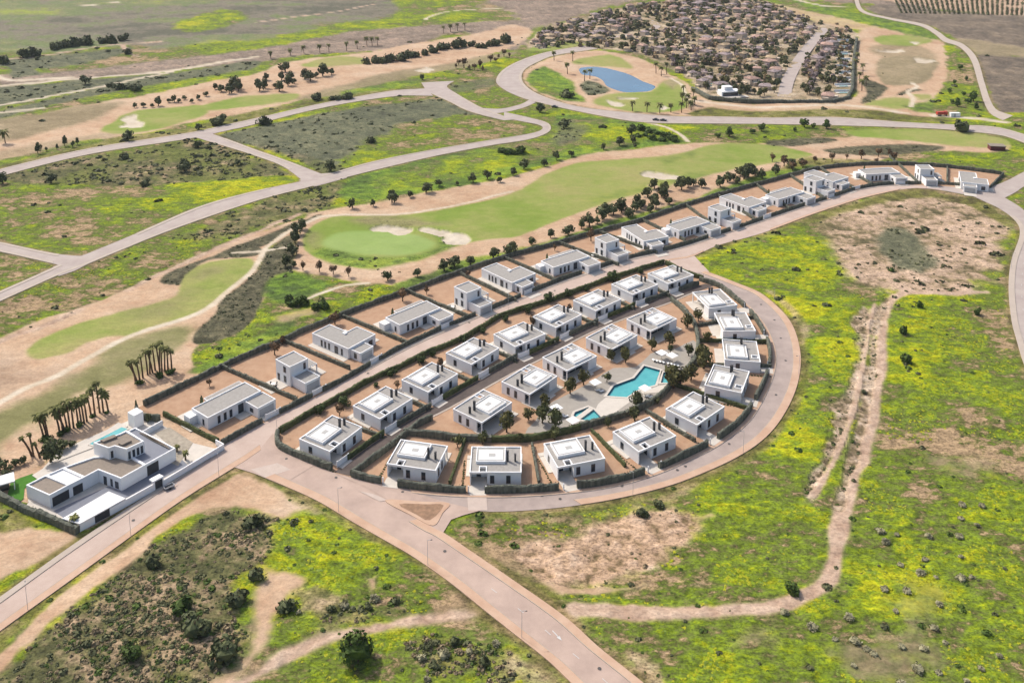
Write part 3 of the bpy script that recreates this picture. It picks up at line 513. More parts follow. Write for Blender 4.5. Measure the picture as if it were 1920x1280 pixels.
qi = (np.arange(NRr - 1)[:, None] * NA + np.arange(NA - 1)[None]).ravel()
Q = np.stack([qi, qi + NA, qi + NA + 1, qi + 1], 1)[:, ::-1]
fc = cls[Q[:, 0]]
GV = np.stack([GX, GY, GZ], 1)
def fast_mesh(name, V, F, mats, attrs=None, smooth_=True, sides=4):
    me = bpy.data.meshes.new(name); nf = len(F)
    me.vertices.add(len(V)); me.vertices.foreach_set('co', np.ascontiguousarray(V, np.float32).ravel())
    me.loops.add(nf * sides); me.loops.foreach_set('vertex_index', np.ascontiguousarray(F, np.int32).ravel())
    me.polygons.add(nf); me.polygons.foreach_set('loop_start', np.arange(0, nf * sides, sides, dtype=np.int32))
    for m_ in mats: me.materials.append(m_)
    me.update(calc_edges=True)
    if smooth_: me.polygons.foreach_set('use_smooth', np.ones(nf, bool))
    for an, dat in (attrs or {}).items():
        if dat.ndim == 2:
            A = me.attributes.new(an, 'FLOAT_COLOR', 'POINT'); A.data.foreach_set('color', np.c_[dat, np.ones(len(dat))].astype(np.float32).ravel())
        else:
            A = me.attributes.new(an, 'FLOAT', 'POINT'); A.data.foreach_set('value', dat.astype(np.float32))
    me.update(); return me
for ci in np.unique(fc):
    F = Q[fc == ci]; u, inv = np.unique(F, return_inverse=True)
    me = fast_mesh(CN[ci], GV[u], inv.reshape(-1, 4), [gm], {'cover': ALB[u], 'rough': rv[u], 'meadow': MW[u], 'tint': MT[u]})
    tag(link(CN[ci], me), kind='structure')
# the plain beyond
mb = MB(); mb.v = [(x, y, -3.5) for x in (-2600, 2600) for y in (-400, 3400)]; mb.f = [(0, 2, 3, 1)]
tag(mb.obj('terrain', mat('plain', alb(160, 160, 120), .15, .01, .95)), kind='structure')
gkey = {}
def ground_z(x, y):
    r = math.hypot(x, y); a = math.atan2(x, y)
    i = int(np.clip(round((1 / r - 1 / 150.) / (1 / 1500. - 1 / 150.) * (NRr - 1)), 0, NRr - 1)); j = int(np.clip(round((a + R(36)) / R(72) * (NA - 1)), 0, NA - 1))
    return float(GZ[i * NA + j])
def cls_at(x, y):
    r = math.hypot(x, y); a = math.atan2(x, y)
    i = int(np.clip(round((1 / r - 1 / 150.) / (1 / 1500. - 1 / 150.) * (NRr - 1)), 0, NRr - 1)); j = int(np.clip(round((a + R(36)) / R(72) * (NA - 1)), 0, NA - 1))
    return CN[cls[i * NA + j]], float(flatd[i * NA + j])

# ---------------------------------------------------------------- roads
def ribbon(mb, A, B, z):
    b = len(mb.v); n = len(A)
    mb.v += [(p[0], p[1], z) for p in A] + [(p[0], p[1], z) for p in B]
    mb.f += [(b + i, b + n + i, b + n + i + 1, b + i + 1) for i in range(n - 1)]
def slab(mb, A, B, z0, z1):
    b = len(mb.v); n = len(A)
    for L, z in ((A, z0), (A, z1), (B, z1), (B, z0)): mb.v += [(p[0], p[1], z) for p in L]
    for r_ in range(3):
        mb.f += [(b + r_ * n + i, b + (r_ + 1) * n + i, b + (r_ + 1) * n + i + 1, b + r_ * n + i + 1) for i in range(n - 1)]
    mb.f += [(b, b + 3 * n, b + 2 * n, b + n), (b + n - 1, b + 2 * n - 1, b + 3 * n - 1, b + 4 * n - 1)]
ROADOBJ = {}
def offset(A, B, w):
    d = B - A; L = np.hypot(d[:, 0], d[:, 1])[:, None] + 1e-6
    return A + d / L * np.minimum(w, L * .45)
PAVE = {   # side, start and end along the road (0..1), width
 'street': [(0, .0, .155, 2.0), (0, .27, .93, 1.8), (1, 0, .19, 2.4), (1, .35, .64, 1.6), (1, .73, .93, 2.2)],
 'ring_road': [(0, .06, .97, 1.4), (1, .06, .80, 2.6)], 'diagonal_road': [(0, .4, 1, 2.4), (1, .09, 1, 2.6)],
 'eastern_road': [(1, .2, 1, 2.0), (0, .2, 1, 2)], 'western_road': [(0, .22, .42, 1.8), (0, .5, .86, 1.8), (1, 0, .93, 1.8), (0, 0, .12, 1.8)], 'western_side_road': [(0, 0, .8, 1.8), (1, 0, .8, 1.8)],
 'link_road': [(0, .15, .8, 1.8), (1, .15, .8, 1.8)], 'upper_road': [(0, 0, .97, 1.6), (1, 0, .4, 1.6), (1, .52, .95, 1.6)], 'boulevard': [(0, 0, 1, 2.5), (1, 0, .3, 2.5), (1, .38, 1, 2.5)], 'cul_de_sac_road': [(0, .3, .9, 1.6), (1, .3, .9, 1.6)], 'inner_street': [(1, .03, .95, .5)]}
for zi, (k, (A, B, m)) in enumerate(EDGE.items()):
    mb = MB(); ribbon(mb, B, A, .004 * zi)
    ro = mb.obj('road', M[m]); tag(ro, kind='structure'); ROADOBJ[k] = ro
    for side, s0, s1, wd in PAVE.get(k, []):
        E0, E1 = (A, B) if side == 0 else (B, A)
        I = offset(E0, E1, wd); K = offset(E0, E1, wd + .18); i0, i1 = int(s0 * 89), int(s1 * 89) + 1
        pm = MB(); slab(pm, E0[i0:i1] if side == 0 else I[i0:i1], I[i0:i1] if side == 0 else E0[i0:i1], -.3, .125)
        tag(pm.obj('pavement', M['pave' if k in ('ring_road', 'diagonal_road') or (k == 'street' and side) else 'pavel']), kind='structure')
        km = MB(); slab(km, I[i0:i1] if side == 0 else K[i0:i1], K[i0:i1] if side == 0 else I[i0:i1], -.3, .14)
        tag(km.obj('kerb', M['kerb']), kind='structure')
def patch(name, px, z, m, kind='structure', parent=None, n=0):
    P = UP(PX(px)); P = smooth(P, n, True) if n else P
    o = MB().sheet(P, z).obj(name, M[m], parent)
    return tag(o, kind=kind) if kind else o
patch('road', '424,884 487,842 512,812 540,845 590,872 529,909 478,888 440,876', .066, 'asphalt')
patch('road', '1240,492 1300,478 1330,510 1300,512 1275,507', .070, 'asphalt_street')
patch('road', '1760,349 1850,355 1888,373 1915,396 1870,389 1824,368 1766,357', .074, 'asphalt_left')
patch('road', '700,905 735,912 850,945 900,957 868,966 846,974 830,1000 800,990 760,960', .078, 'asphalt')
patch('road', '627,887 655,894 715,911 770,922 765,932 735,941 690,915 655,900', .082, 'asphalt')
patch('road', '100,500 160,477 175,490 140,508 110,518', .062, 'asphalt_left'); patch('road', '560,338 600,326 650,322 650,334 590,350', .062, 'asphalt_left')
isl = MB(); P = smooth(UP(PX('722,938 790,941 842,944 830,962 812,986 770,966')), 4, True); isl.prism(P, -.1, .2); io = tag(isl.obj('traffic_island', M['pave']), kind='structure')
MB().sheet(smooth(UP(PX('748,946 800,946 832,948 806,976 780,965')), 3, True), .206).obj('island_bed', mat('bare_soil', alb(186, 150, 122), .2, .8), io)
# driveway crossing on the ring road, worn white paint, manholes, lane dashes
for q_ in ('876,928 912,928 914,957 878,957', '470,880 520,868 545,880 498,896', '672,920 700,926 728,938 712,940'):
    patch('crossing', q_, .09, 'crossing', None, ROADOBJ['ring_road'])
def along(k, t, f):
    A, B, m = EDGE[k]; i = t * 88; a = A[int(i)] * (1 - i % 1) + A[int(i) + 1] * (i % 1); b_ = B[int(i)] * (1 - i % 1) + B[int(i) + 1] * (i % 1)
    return a * (1 - f) + b_ * f
dash_me = MB().box(-.9, .9, -.07, .07, 0, .003).mesh('lane_dash', M['paint'])
for k, t0_, t1_, n_ in (('diagonal_road', .66, .99, 6), ('boulevard', .42, .98, 60), ('eastern_road', .3, .9, 12)):
    for i in range(n_):
        t = t0_ + (t1_ - t0_) * i / max(1, n_ - 1); p = along(k, t * .998, .5); q_ = along(k, min(.998, t + .005), .5)
        o = link('lane_dash', dash_me, ROADOBJ[k], (p[0], p[1], .075), math.atan2(q_[1] - p[1], q_[0] - p[0]))
arrow = MB(); arrow.v = [(-1.6, -.1, 0), (.4, -.1, 0), (.4, .1, 0), (-1.6, .1, 0), (.4, -.42, 0), (1.7, 0, 0), (.4, .42, 0)]; arrow.f = [(0, 1, 2, 3), (4, 5, 6)]
p = along('diagonal_road', .80, .42); link('lane_arrow', arrow.mesh('lane_arrow', M['paint']), ROADOBJ['diagonal_road'], (p[0], p[1], .08), R(-55))
man_me = MB().cone((0, 0, 0), .42, (0, 0, .004), .42, 10).mesh('manhole_cover', M['iron'])
for k, px in (('ring_road', '892,934 888,951 1016,929 1050,935 1166,911 1270,881 1285,874 1367,832 1473,676 1464,634 1452,600 1427,571 1455,740'), ('diagonal_road', '630,895 755,922 846,1020 834,1033 934,1077 1073,1178 1124,1253 1011,1211'), ('street', '537,860 507,875 690,700 880,605 1040,545 250,975')):
    for x, y in PX(px):
        p = U(x, y); link('manhole_cover', man_me, ROADOBJ[k], (p[0], p[1], .082))

# ---------------------------------------------------------------- plots
from mathutils.geometry import tessellate_polygon
def holed(name, outer, holes, z, m, kind='structure'):
    L = [[Vector((p[0], p[1], 0)) for p in q] for q in [outer] + holes]
    t = tessellate_polygon(L); V = [(p.x, p.y, z) for q in L for p in q]; F = []
    for a, b_, c in t:
        A, B_, C_ = V[a], V[b_], V[c]
        cr = (B_[0] - A[0]) * (C_[1] - A[1]) - (B_[1] - A[1]) * (C_[0] - A[0])
        F.append((a, b_, c) if cr > 0 else (a, c, b_))
    mb = MB(); mb.v = V; mb.f = F
    return tag(mb.obj(name, m), kind=kind)
holed('gravel_plot', NORTH_POLY, [], .018, M['soil'])
holed('gravel_plot', INNER_POLY, [[tuple(p) for p in DECK]], .02, M['soil'])
pd = holed('pool_deck', DECK, [POOL_A, POOL_B, POOL_C], .05, M['pooldeck'])
def rot2(p, a): return (p[0] * math.cos(a) - p[1] * math.sin(a), p[0] * math.sin(a) + p[1] * math.cos(a))

# pools
for P, lab, cat in ((POOL_A, 'large angular turquoise swimming pool in the curved paved deck', 'swimming pool'), (POOL_B, 'small square teal pool at the right end of the large pool', 'pool'), (POOL_C, 'small children pool with a white band across it, left end of the deck', 'pool')):
    c = np.mean(P, 0); L = [(p[0] - c[0], p[1] - c[1]) for p in P]
    r_ = empty('swimming_pool', (c[0], c[1], 0), 0, lab, cat)
    MB().rim(L, .12, -1.7, .045).obj('basin', M['poolwall'], r_)
    MB().sheet(L, -.42).obj('water', M['poolwater'], r_)
    big = [(p[0] * 1.0, p[1] * 1.0) for p in L]
    # coping outside the basin
    Q_ = [Vector(p) for p in L]; Q_ = Q_ if sum(a.x * b_.y - b_.x * a.y for a, b_ in zip(Q_, Q_[1:] + Q_[:1])) > 0 else Q_[::-1]
    O = []
    for i in range(len(Q_)):
        a = (Q_[i] - Q_[i - 1]).normalized(); d_ = (Q_[(i + 1) % len(Q_)] - Q_[i]).normalized(); m_ = Vector((a.y, -a.x)) + Vector((d_.y, -d_.x)); O.append(Q_[i] + m_ * (.75 / max(.35, m_.dot(Vector((a.y, -a.x))))))
    MB().rim([tuple(p) for p in O], .75, .03, .16).obj('coping', M['deckwhite'], r_)
    if P is POOL_C:
        a, b_ = Vector(U(1081, 786)) - Vector(c), Vector(U(1109, 765.5)) - Vector(c); d_ = (b_ - a).normalized(); n_ = Vector((-d_.y, d_.x)) * .8
        MB().prism([tuple(a + n_), tuple(a - n_), tuple(b_ - n_), tuple(b_ + n_)], -.6, .1).obj('band', M['deckwhite'], r_)
def flat(name, px, z, m, h=.0, n=0):
    P = UP(PX(px)); P = smooth(P, n, True) if n else P
    return tag(MB().prism(P, z - .03, z).obj(name, M[m]), kind='structure')
flat('paved_ramp', '1136,745 1174,747 1192,741 1178,756 1150,776 1128,783 1115,770 1122,757', .085, 'deckwhite')
flat('paved_ramp', '1200,731 1222,728 1232,724 1255,720 1262,722 1240,735 1205,738', .09, 'deckwhite')

# ---------------------------------------------------------------- villas
def win(w_, h_): # faces -y, origin at the bottom middle on the wall plane
    k = ('win', w_, h_)
    if k not in gkey:
        f = MB().rim([(-w_ / 2, 0), (w_ / 2, 0), (w_ / 2, h_), (-w_ / 2, h_)], .09, 0, .07)
        f.v = [(x, -z, y) for x, y, z in f.v]; fm = f.mesh('window', M['frame'])
        g = MB().box(-w_ / 2 + .09, w_ / 2 - .09, -.03, .02, .09, h_ - .09); 
        gkey[k] = (fm, g.mesh('pane', M['glass']))
    return gkey[k]
class Tmpl:
    def __init__(s): s.p = []           # (name, mesh, loc, rz, children)
    def add(s, name, mb, m, ch=None): s.p.append((name, mb.mesh(name, M[m]), (0, 0, 0), 0, ch or [])); return s
    def window(s, x, y, z, w_, h_, rz=0, name='window'):
        fm, gm_ = win(w_, h_); s.p.append((name, fm, (x, y, z), rz, [('pane', gm_)])); return s
    def put(s, name, loc, rz, label, cat, group):
        r_ = empty(name, loc, rz, label, cat, group)
        for nm, me, lo, a, ch in s.p:
            o = link(nm, me, r_, lo, a)
            for cn, cm in ch: link(cn, cm, o)
        return r_
def tiles(mb, x0, x1, y0, y1, z0, z1): return mb.box(x0, x1, y0, y1, z0, z1)
HP = math.pi / 2
# single-storey villa with a raised white roof terrace; front faces -y
TA = Tmpl(); H = 3.3
TA.add('walls', MB().prism([(-2.2, -5.6), (6.8, -5.6), (6.8, 2.6), (-3, 2.6), (-3, 5.6), (-6.8, 5.6), (-6.8, -2.2), (-2.2, -2.2)], 0, H).box(-6.8, -6.55, -5.6, -2.203, 0, H).box(6.5, 6.8, 5.25, 5.55, 0, H).box(6.45, 6.8, 2.603, 3.6, 0, H), 'white')
TA.add('roof', MB().box(-6.8, 6.8, -3.2, 5.6, H, H + .25).box(-6.8, -4.2, -5.6, -3.203, H, H + .25).box(-2.6, 6.8, -5.6, -3.203, H, H + .25).box(-4.197, -2.603, -5.6, -5.0, H, H + .25), 'white')
TA.add('parapet', MB().rim([(-6.9, -5.7), (6.9, -5.7), (6.9, 5.7), (-6.9, 5.7)], .28, H + .1, H + .62).box(-4.45, -4.2, -5.4, -3.0, H + .25, H + .55).box(-2.6, -2.35, -5.4, -3.0, H + .25, H + .55).box(-4.2, -2.6, -3.25, -3.0, H + .25, H + .55), 'white')
TA.add('roof_deck', MB().box(-6.6, 6.6, -2.98, 5.4, H + .253, H + .3).box(-6.6, -4.47, -5.4, -3.0, H + .253, H + .3).box(-2.33, 6.6, -5.4, -2.983, H + .253, H + .3), 'deck')
TA.add('roof_terrace', MB().box(-5.2, 2.4, -1.6, 4.6, H + .3, H + .95), 'deckpale').add('terrace_floor', MB().box(-4.7, 1.9, -.9, 3.5, H + .953, H + 1.02), 'whiteroof')
TA.add('terrace_rim', MB().rim([(-5.35, -1.75), (2.55, -1.75), (2.55, 4.75), (-5.35, 4.75)], .22, H + .3, H + 1.12), 'white')
TA.add('skylight', MB().box(-2.0, -.2, .6, 1.9, H + 1.023, H + 1.07), 'deckpale')
for cx, ch_ in ((3.2, 2.9), (5.2, 2.0)):
    TA.add('chimney', MB().box(cx - .24, cx + .24, -.75, -.15, H + .3, H + .3 + ch_), 'dark', [('chimney_cap', MB().box(cx - .3, cx + .3, -.81, -.09, H + .3 + ch_, H + .42 + ch_).mesh('chimney_cap', M['dark']))])
TA.window(-.9, -5.603, .55, 1.15, 2.3).window(3.4, -5.603, .55, 1.15, 2.3)
TA.window(6.803, -2.9, .55, 1.1, 2.3, HP).window(6.803, .1, .55, 1.1, 2.3, HP).window(-6.803, 1.5, .8, 1.3, 2.0, -HP)
TA.window(-2.203, -3.2, .2, 1.4, 2.4, -HP).window(-4.6, -2.203, .2, 1.2, 2.3, 0, 'door')
for x_ in (-1.6, 1.4, 4.4): TA.window(x_, 2.603, .15, 2.8, 2.7, math.pi, 'glass_door')
TA.add('terrace', MB().box(-3, 7.2, 2.62, 8.2, .0, .14), 'deckwhite').add('plinth', MB().box(-8.1, -6.82, -2, 5.4, 0, .16).box(-8.1, -3.02, 5.62, 7.2, 0, .16), 'deckwhite')
TA.add('driveway', MB().box(-6.6, -2.4, -9.9, -5.62, 0, .10).box(-6.5, -2.22, -5.617, -2.21, 0, .12), 'deckwhite')
# long single-storey villa: street side is -y, origin at its front left corner
TL = Tmpl()
TL.add('walls', MB().box(0, 18.7, 0, 8, 0, 3.5).box(-.0, .25, 8.003, 11, 0, 1.2).box(18.4, 18.7, 8.003, 11, 0, 2.8).box(6.2, 6.5, 10.7, 11, 0, 2.8).box(12.2, 12.5, 10.7, 11, 0, 2.8), 'white')
TL.add('parapet', MB().rim([(-.06, -.06), (18.76, -.06), (18.76, 8.06), (-.06, 8.06)], .3, 3.4, 3.85), 'white').add('roof_deck', MB().box(.24, 18.46, .24, 7.76, 3.503, 3.58), 'deck')
TL.add('porch', MB().box(6, 18.7, 8.07, 11.1, 2.8, 3.05), 'white').add('porch_deck', MB().box(6.2, 18.5, 8.3, 10.9, 3.053, 3.1), 'deck').add('patio', MB().box(-2, 18.7, 8.003, 13, 0, .14).box(-4, -.003, 3, 8, 0, .14), 'deckwhite')
TL.add('low_block', MB().box(-2.4, -.003, 5.5, 8.6, .14, 2.7), 'white')
TL.add('garage', MB().box(12.7, 19.2, -6.4, -.07, 0, 3.0), 'white').add('garage_parapet', MB().rim([(12.64, -6.46), (19.26, -6.46), (19.26, -.065), (12.64, -.065)], .25, 2.9, 3.3), 'white').add('garage_deck', MB().box(12.9, 19, -6.2, -.32, 3.003, 3.06), 'deck')
TL.add('garage_door', MB().box(13.3, 18.4, -6.45, -6.403, .1, 2.4), 'grille').add('driveway', MB().box(13, 18.8, -9.4, -6.47, 0, .1).box(8.8, 12.69, -3.4, -.003, 0, .14), 'deckwhite')
for x_ in (3.7, 5.8, 7.8): TL.window(x_, -.003, .35, .95, 2.4)
TL.window(11.3, -.003, .2, 1.9, 2.8, 0, 'glass_door').window(-.003, 2.3, .6, .9, 1.9, -HP).window(12.697, -3.4, .9, 1.6, 1.3, -HP)
for x_ in (8.5, 11.5, 15): TL.window(x_, 8.003, .2, 2.4, 2.4, math.pi, 'glass_door')
# two-storey villa
TT = Tmpl()
TT.add('walls', MB().box(0, 7, 0, 7.3, 0, 6.4), 'white').add('parapet', MB().rim([(-.06, -.06), (7.06, -.06), (7.06, 7.36), (-.06, 7.36)], .28, 6.3, 6.8), 'white').add('roof_deck', MB().box(.22, 6.78, .22, 7.08, 6.403, 6.48), 'deck')
TT.add('wing', MB().box(.7, 6.5, -6.6, -.07, 0, 3.0), 'white').add('wing_parapet', MB().rim([(.64, -6.66), (6.56, -6.66), (6.56, -.065), (.64, -.065)], .25, 2.9, 3.4), 'white').add('wing_deck', MB().box(.9, 6.3, -6.4, -.32, 3.003, 3.06), 'deck')
TT.add('side_porch', MB().box(7.003, 11.2, .8, 6.2, 2.75, 3.0).box(10.9, 11.2, .8, 1.1, 0, 2.75).box(10.9, 11.2, 5.9, 6.2, 0, 2.75).box(8.2, 11.0, 4.2, 6.1, 0, 2.75), 'white').add('porch_deck', MB().box(7.1, 11, 1, 6, 3.003, 3.06), 'deck')
TT.add('garage_door', MB().box(1.3, 6.0, -6.66, -6.603, .1, 2.5), 'grille').add('driveway', MB().box(1, 6.4, -9.4, -6.665, 0, .1), 'deckwhite').add('patio', MB().box(-6.5, -.003, 1, 8, 0, .13).box(7.003, 13, -1.5, 8, 0, .13), 'deckwhite')
TT.window(-.003, 2.7, 3.9, 1.3, 2.0, -HP).window(-.003, 2.7, .6, 1.3, 2.2, -HP).window(5.6, -.003, 3.7, .9, 2.2).window(3.5, 7.303, .2, 3.2, 2.4, math.pi, 'glass_door').window(3.5, 7.303, 3.6, 2.6, 2.2, math.pi).window(-.003, 6.0, .2, 1.2, 2.3, -HP, 'door').window(7.6, .797, .3, 1.0, 2.2, 0, 'door').window(6.503, -3.4, .9, 1.2, 1.4, HP)
# L-shaped villa
TJ = Tmpl(); LP = [(0, 0), (12.6, 0), (12.6, 9), (8, 9), (8, 17.7), (0, 17.7)]; LO = [(-.06, -.06), (12.66, -.06), (12.66, 9.06), (8.06, 9.06), (8.06, 17.76), (-.06, 17.76)]
TJ.add('walls', MB().prism(LP, 0, 3.4), 'white').add('parapet', MB().rim(LO, .28, 3.3, 3.75), 'white').add('roof_deck', MB().prism([(.22, .22), (12.38, .22), (12.38, 8.78), (7.78, 8.78), (7.78, 17.48), (.22, 17.48)], 3.403, 3.48), 'deck')
TJ.add('garage', MB().box(1, 7, -4.6, -.07, 0, 2.9), 'white').add('garage_parapet', MB().rim([(.94, -4.66), (7.06, -4.66), (7.06, -.065), (.94, -.065)], .25, 2.8, 3.2), 'white').add('garage_deck', MB().box(1.2, 6.8, -4.4, -.32, 2.903, 2.96), 'deck')
TJ.add('garage_door', MB().box(1.6, 6.4, -4.66, -4.603, .1, 2.4), 'grille').add('driveway', MB().box(1.2, 6.8, -9.4, -4.667, 0, .1), 'deckwhite').add('patio', MB().box(8.067, 13.5, 9.067, 16, 0, .13).box(-2.2, -.003, 0, 17.7, 0, .13).box(12.67, 15.5, 1, 7, 0, .13), 'deckwhite').add('skylight', MB().box(6.2, 7.4, 8.2, 9.6, 3.483, 3.9), 'white')
for y_ in (13, 11.2, 9.3, 3.1): TJ.window(-.003, y_, .4, .9, 2.3, -HP)
TJ.window(-.003, 5.8, .2, 1.7, 2.6, -HP, 'glass_door').window(.997, -2.3, .6, 1.3, 1.9, -HP).window(10.2, -.003, .6, 1.8, 1.9).window(8.003, 13, .2, 3, 2.4, HP, 'glass_door')

ORD = ['first', 'second', 'third', 'fourth', 'fifth', 'sixth', 'seventh', 'eighth', 'ninth', 'tenth', 'eleventh', 'twelfth', 'thirteenth', 'fourteenth', 'fifteenth', 'sixteenth', 'seventeenth', 'eighteenth', 'nineteenth'] + ['twentieth'] + ['twenty-' + o for o in 'first second third fourth fifth sixth seventh eighth ninth'.split()] + ['thirtieth'] + ['thirty-' + o for o in 'first second third fourth fifth sixth seventh eighth ninth'.split()] + ['fortieth']
FR = np.array(resample(smooth(FRONT, 4), 400)); BK = np.array(resample(smooth(BACK, 4), 400))
def dir_at(p):
    i = int(np.argmin(((FR - p) ** 2).sum(1))); i = min(max(i, 6), 393); d = FR[i + 6] - FR[i - 6]; return math.atan2(d[1], d[0])
NORTHV = []      # (kind, root, centre, angle)
cnt = {'L': 0, 'T': 0, 'J': 0}
def north(kind, px, z, ref):
    p = np.array(U(*px, z)); a = dir_at(p); o = rot2(ref, a); q = (p[0] - o[0], p[1] - o[1]); i = cnt[kind]; cnt[kind] += 1
    nm, tm, d = {'L': ('long_villa', TL, 'long white single-storey villa with front garage, %s from the left in the back row'),
                 'T': ('two_storey_villa', TT, 'white two-storey villa with low front wing, %s from the left in the back row'),
                 'J': ('corner_villa', TJ, 'white L-shaped single-storey villa, %s of its kind from the left in the back row')}[kind]
    r_ = tm.put(nm, (q[0], q[1], .02), a, d % ORD[i], 'villa', 'white villas of the back row')
    NORTHV.append((kind, q, a, i)); return r_
for k, px, z, ref in (('L', (425.5, 748.6), 3.8, (9.35, 4)), ('T', (547, 672.5), 6.8, (3.5, 3.65)), ('J', (652.8, 653.8), 3.75, (0, 0)),
    ('L', (775, 586), 3.8, (9.35, 4)), ('T', (877, 538), 6.8, (3.5, 3.65)), ('J', (960, 530), 3.75, (0, 0)), ('L', (1060, 484.7), 3.8, (9.35, 4)), ('T', (1138, 447), 6.8, (3.5, 3.65)), ('J', (1207, 452.5), 3.75, (0, 0)),
    ('L', (1290, 419), 3.8, (9.35, 4)), ('T', (1349, 389), 6.8, (3.5, 3.65)), ('J', (1404, 389), 3.75, (0, 0)), ('L', (1471.5, 362.5), 3.8, (9.35, 4)), ('T', (1527, 334), 6.8, (3.5, 3.65)), ('J', (1562, 341), 3.75, (0, 0)),
    ('L', (1648, 320.7), 3.8, (9.35, 4)), ('T', (1734, 313), 6.8, (3.5, 3.65)), ('J', (1802, 341), 3.75, (0, 0))):
    north(k, px, z, ref)
def quad_place(Q):
    W_ = [np.array(U(*p, 3.9)) for p in Q]; c = np.mean(W_, 0); s = 0
    for i in range(4):
        d = W_[(i + 1) % 4] - W_[i]; s += np.exp(1j * (math.atan2(d[1], d[0]) + i * HP))
    return c, float(np.angle(s))
AV = []
def villaA(c, a, label, group):
    TA.put('terrace_villa', (c[0], c[1], .03), a, label, 'villa', group); AV.append((np.array(c), a))
ISO = np.array(resample(np.array(EDGE['inner_street'][0]), 200))
def idir(c):
    i = int(np.argmin(((ISO - c) ** 2).sum(1))); i = min(max(i, 8), 191); d = ISO[i + 8] - ISO[i - 8]; return math.atan2(d[1], d[0])
for i, px in enumerate([(620.5, 811), (718, 753.5), (806, 706), (886, 657), (974, 626), (1044.5, 591.6), (1119.5, 561.8), (1190, 533), (1257.5, 514)]):
    c = np.array(U(*px, 3.9)); a = idir(c) + R(2.5)
    villaA(c, a, 'white flat villa with two dark chimneys, %s from the left in the middle row' % ORD[i], 'white villas of the middle row')
for i, px in enumerate([(905, 760), (992.7, 710), (1068, 668.5), (1147, 630.5), (1222, 598)]):
    c = np.array(U(*px, 3.9)); a = idir(c) + math.pi + R(2)
    villaA(c, a, 'white flat villa with shaded pool terrace, %s from the left in the poolside row' % ORD[i], 'white villas of the poolside row')
ARC = [[(753.4, 823.3), (842.1, 834.5), (812, 880), (725, 872)], [(883.3, 836.2), (979.6, 836.2), (977, 885.2), (879.9, 886)], [(1018.2, 831.1), (1108.4, 813.9), (1135, 857.5), (1043.1, 879.2)], [(1147.9, 808.5), (1217.5, 780.1), (1270.7, 816.2), (1196, 848.5)],
       [(1248.4, 765.5), (1298.2, 734.6), (1361.8, 760.4), (1305.1, 798.2)], [(1313, 722), (1341, 686), (1412.5, 697), (1388, 731)], [(1352.5, 674.4), (1356, 638.7), (1425.6, 636.9), (1422.8, 678)], [(1352.5, 620), (1338.4, 588), (1403, 586), (1416, 618)], [(1325, 579), (1298, 548.7), (1352.5, 540.5), (1384, 571)]]
for i, Q in enumerate(ARC):
    c, a = quad_place(Q)
    villaA(c, a, 'white flat villa inside the ring road, %s counted along the curve from the left' % ORD[i], 'white villas along the ring road')

# ---------------------------------------------------------------- hedges, gates
def hedge(pts, h, w_, label, group, m='hedge', z=0.):
    L = length(pts); n = max(3, int(L / .8)); P = resample(pts, n); T = np.gradient(P, axis=0); T /= np.hypot(*T.T)[:, None] + 1e-9; N = np.c_[-T[:, 1], T[:, 0]]
    prof = [(-.5, 0), (-.52, .5), (-.46, .9), (-.2, 1.0), (.2, 1.0), (.46, .9), (.52, .5), (.5, 0)]; k = len(prof); c = P.mean(0)
    V = []
    for i in range(n):
        hj = h * (1 + rng.normal() * .05 + .12 * math.sin(i * .37 + c[0]) * math.sin(i * .13 + c[1]))
        for a, b_ in prof:
            q = P[i] + N[i] * (a * w_ + rng.normal() * .05) + T[i] * rng.normal() * .06 * (b_ > 0); V.append((q[0] - c[0], q[1] - c[1], (-.05 if b_ == 0 else b_ * hj + rng.normal() * .04)))
    mb = MB(); mb.v = V
    mb.f = [(i * k + j, i * k + j + 1, (i + 1) * k + j + 1, (i + 1) * k + j) for i in range(n - 1) for j in range(k - 1)] + [tuple(range(k)), tuple((n - 1) * k + j for j in reversed(range(k)))]
    # loose sprigs breaking the clipped outline
    for _ in range(int(L * 2.2)):
        i = rng.integers(0, n); q = P[i] + N[i] * rng.uniform(-.5, .5) * w_ - c; zz = h * rng.uniform(.8, 1.06); b0 = len(mb.v); s_ = rng.uniform(.15, .34); a_ = rng.uniform(0, 6.3)
        mb.v += [(q[0] - s_ * math.cos(a_), q[1] - s_ * math.sin(a_), zz - s_ * .4), (q[0] + s_ * math.cos(a_), q[1] + s_ * math.sin(a_), zz - s_ * .2), (q[0] + rng.normal() * .1, q[1] + rng.normal() * .1, zz + s_ * .7)]; mb.f.append((b0, b0 + 1, b0 + 2))
    return tag(mb.obj('hedge', M[m], None, loc=(c[0], c[1], z)), label, 'hedge', group)
def sub(Pl, t0_, t1_, n=12):
    P = resample(Pl, 200); return resample(P[int(t0_ * 199):max(int(t1_ * 199) + 1, int(t0_ * 199) + 2)], n)
def proj_t(Pl, p):
    P = resample(Pl, 400); return float(np.argmin(((P - np.array(p)) ** 2).sum(1))) / 399
gate_me = MB().box(-2.1, 2.1, -.06, .06, .1, 1.75).mesh('panel', M['white']); post_me = MB().box(-.14, .14, -.14, .14, 0, 1.9).mesh('post', M['white'])
def gate(p, a, label, w_=1.):
    g = empty('driveway_gate', (p[0], p[1], .03), a, label, 'gate', 'white driveway gates')
    o = link('panel', gate_me, g); o.scale.x = w_
    for x in (-2.2 * w_, 2.2 * w_): link('post', post_me, g, (x, 0, 0))
KN = {'L': 'long villa', 'T': 'two-storey villa', 'J': 'L-shaped villa'}
FRl = FR.tolist(); BKl = BK.tolist()
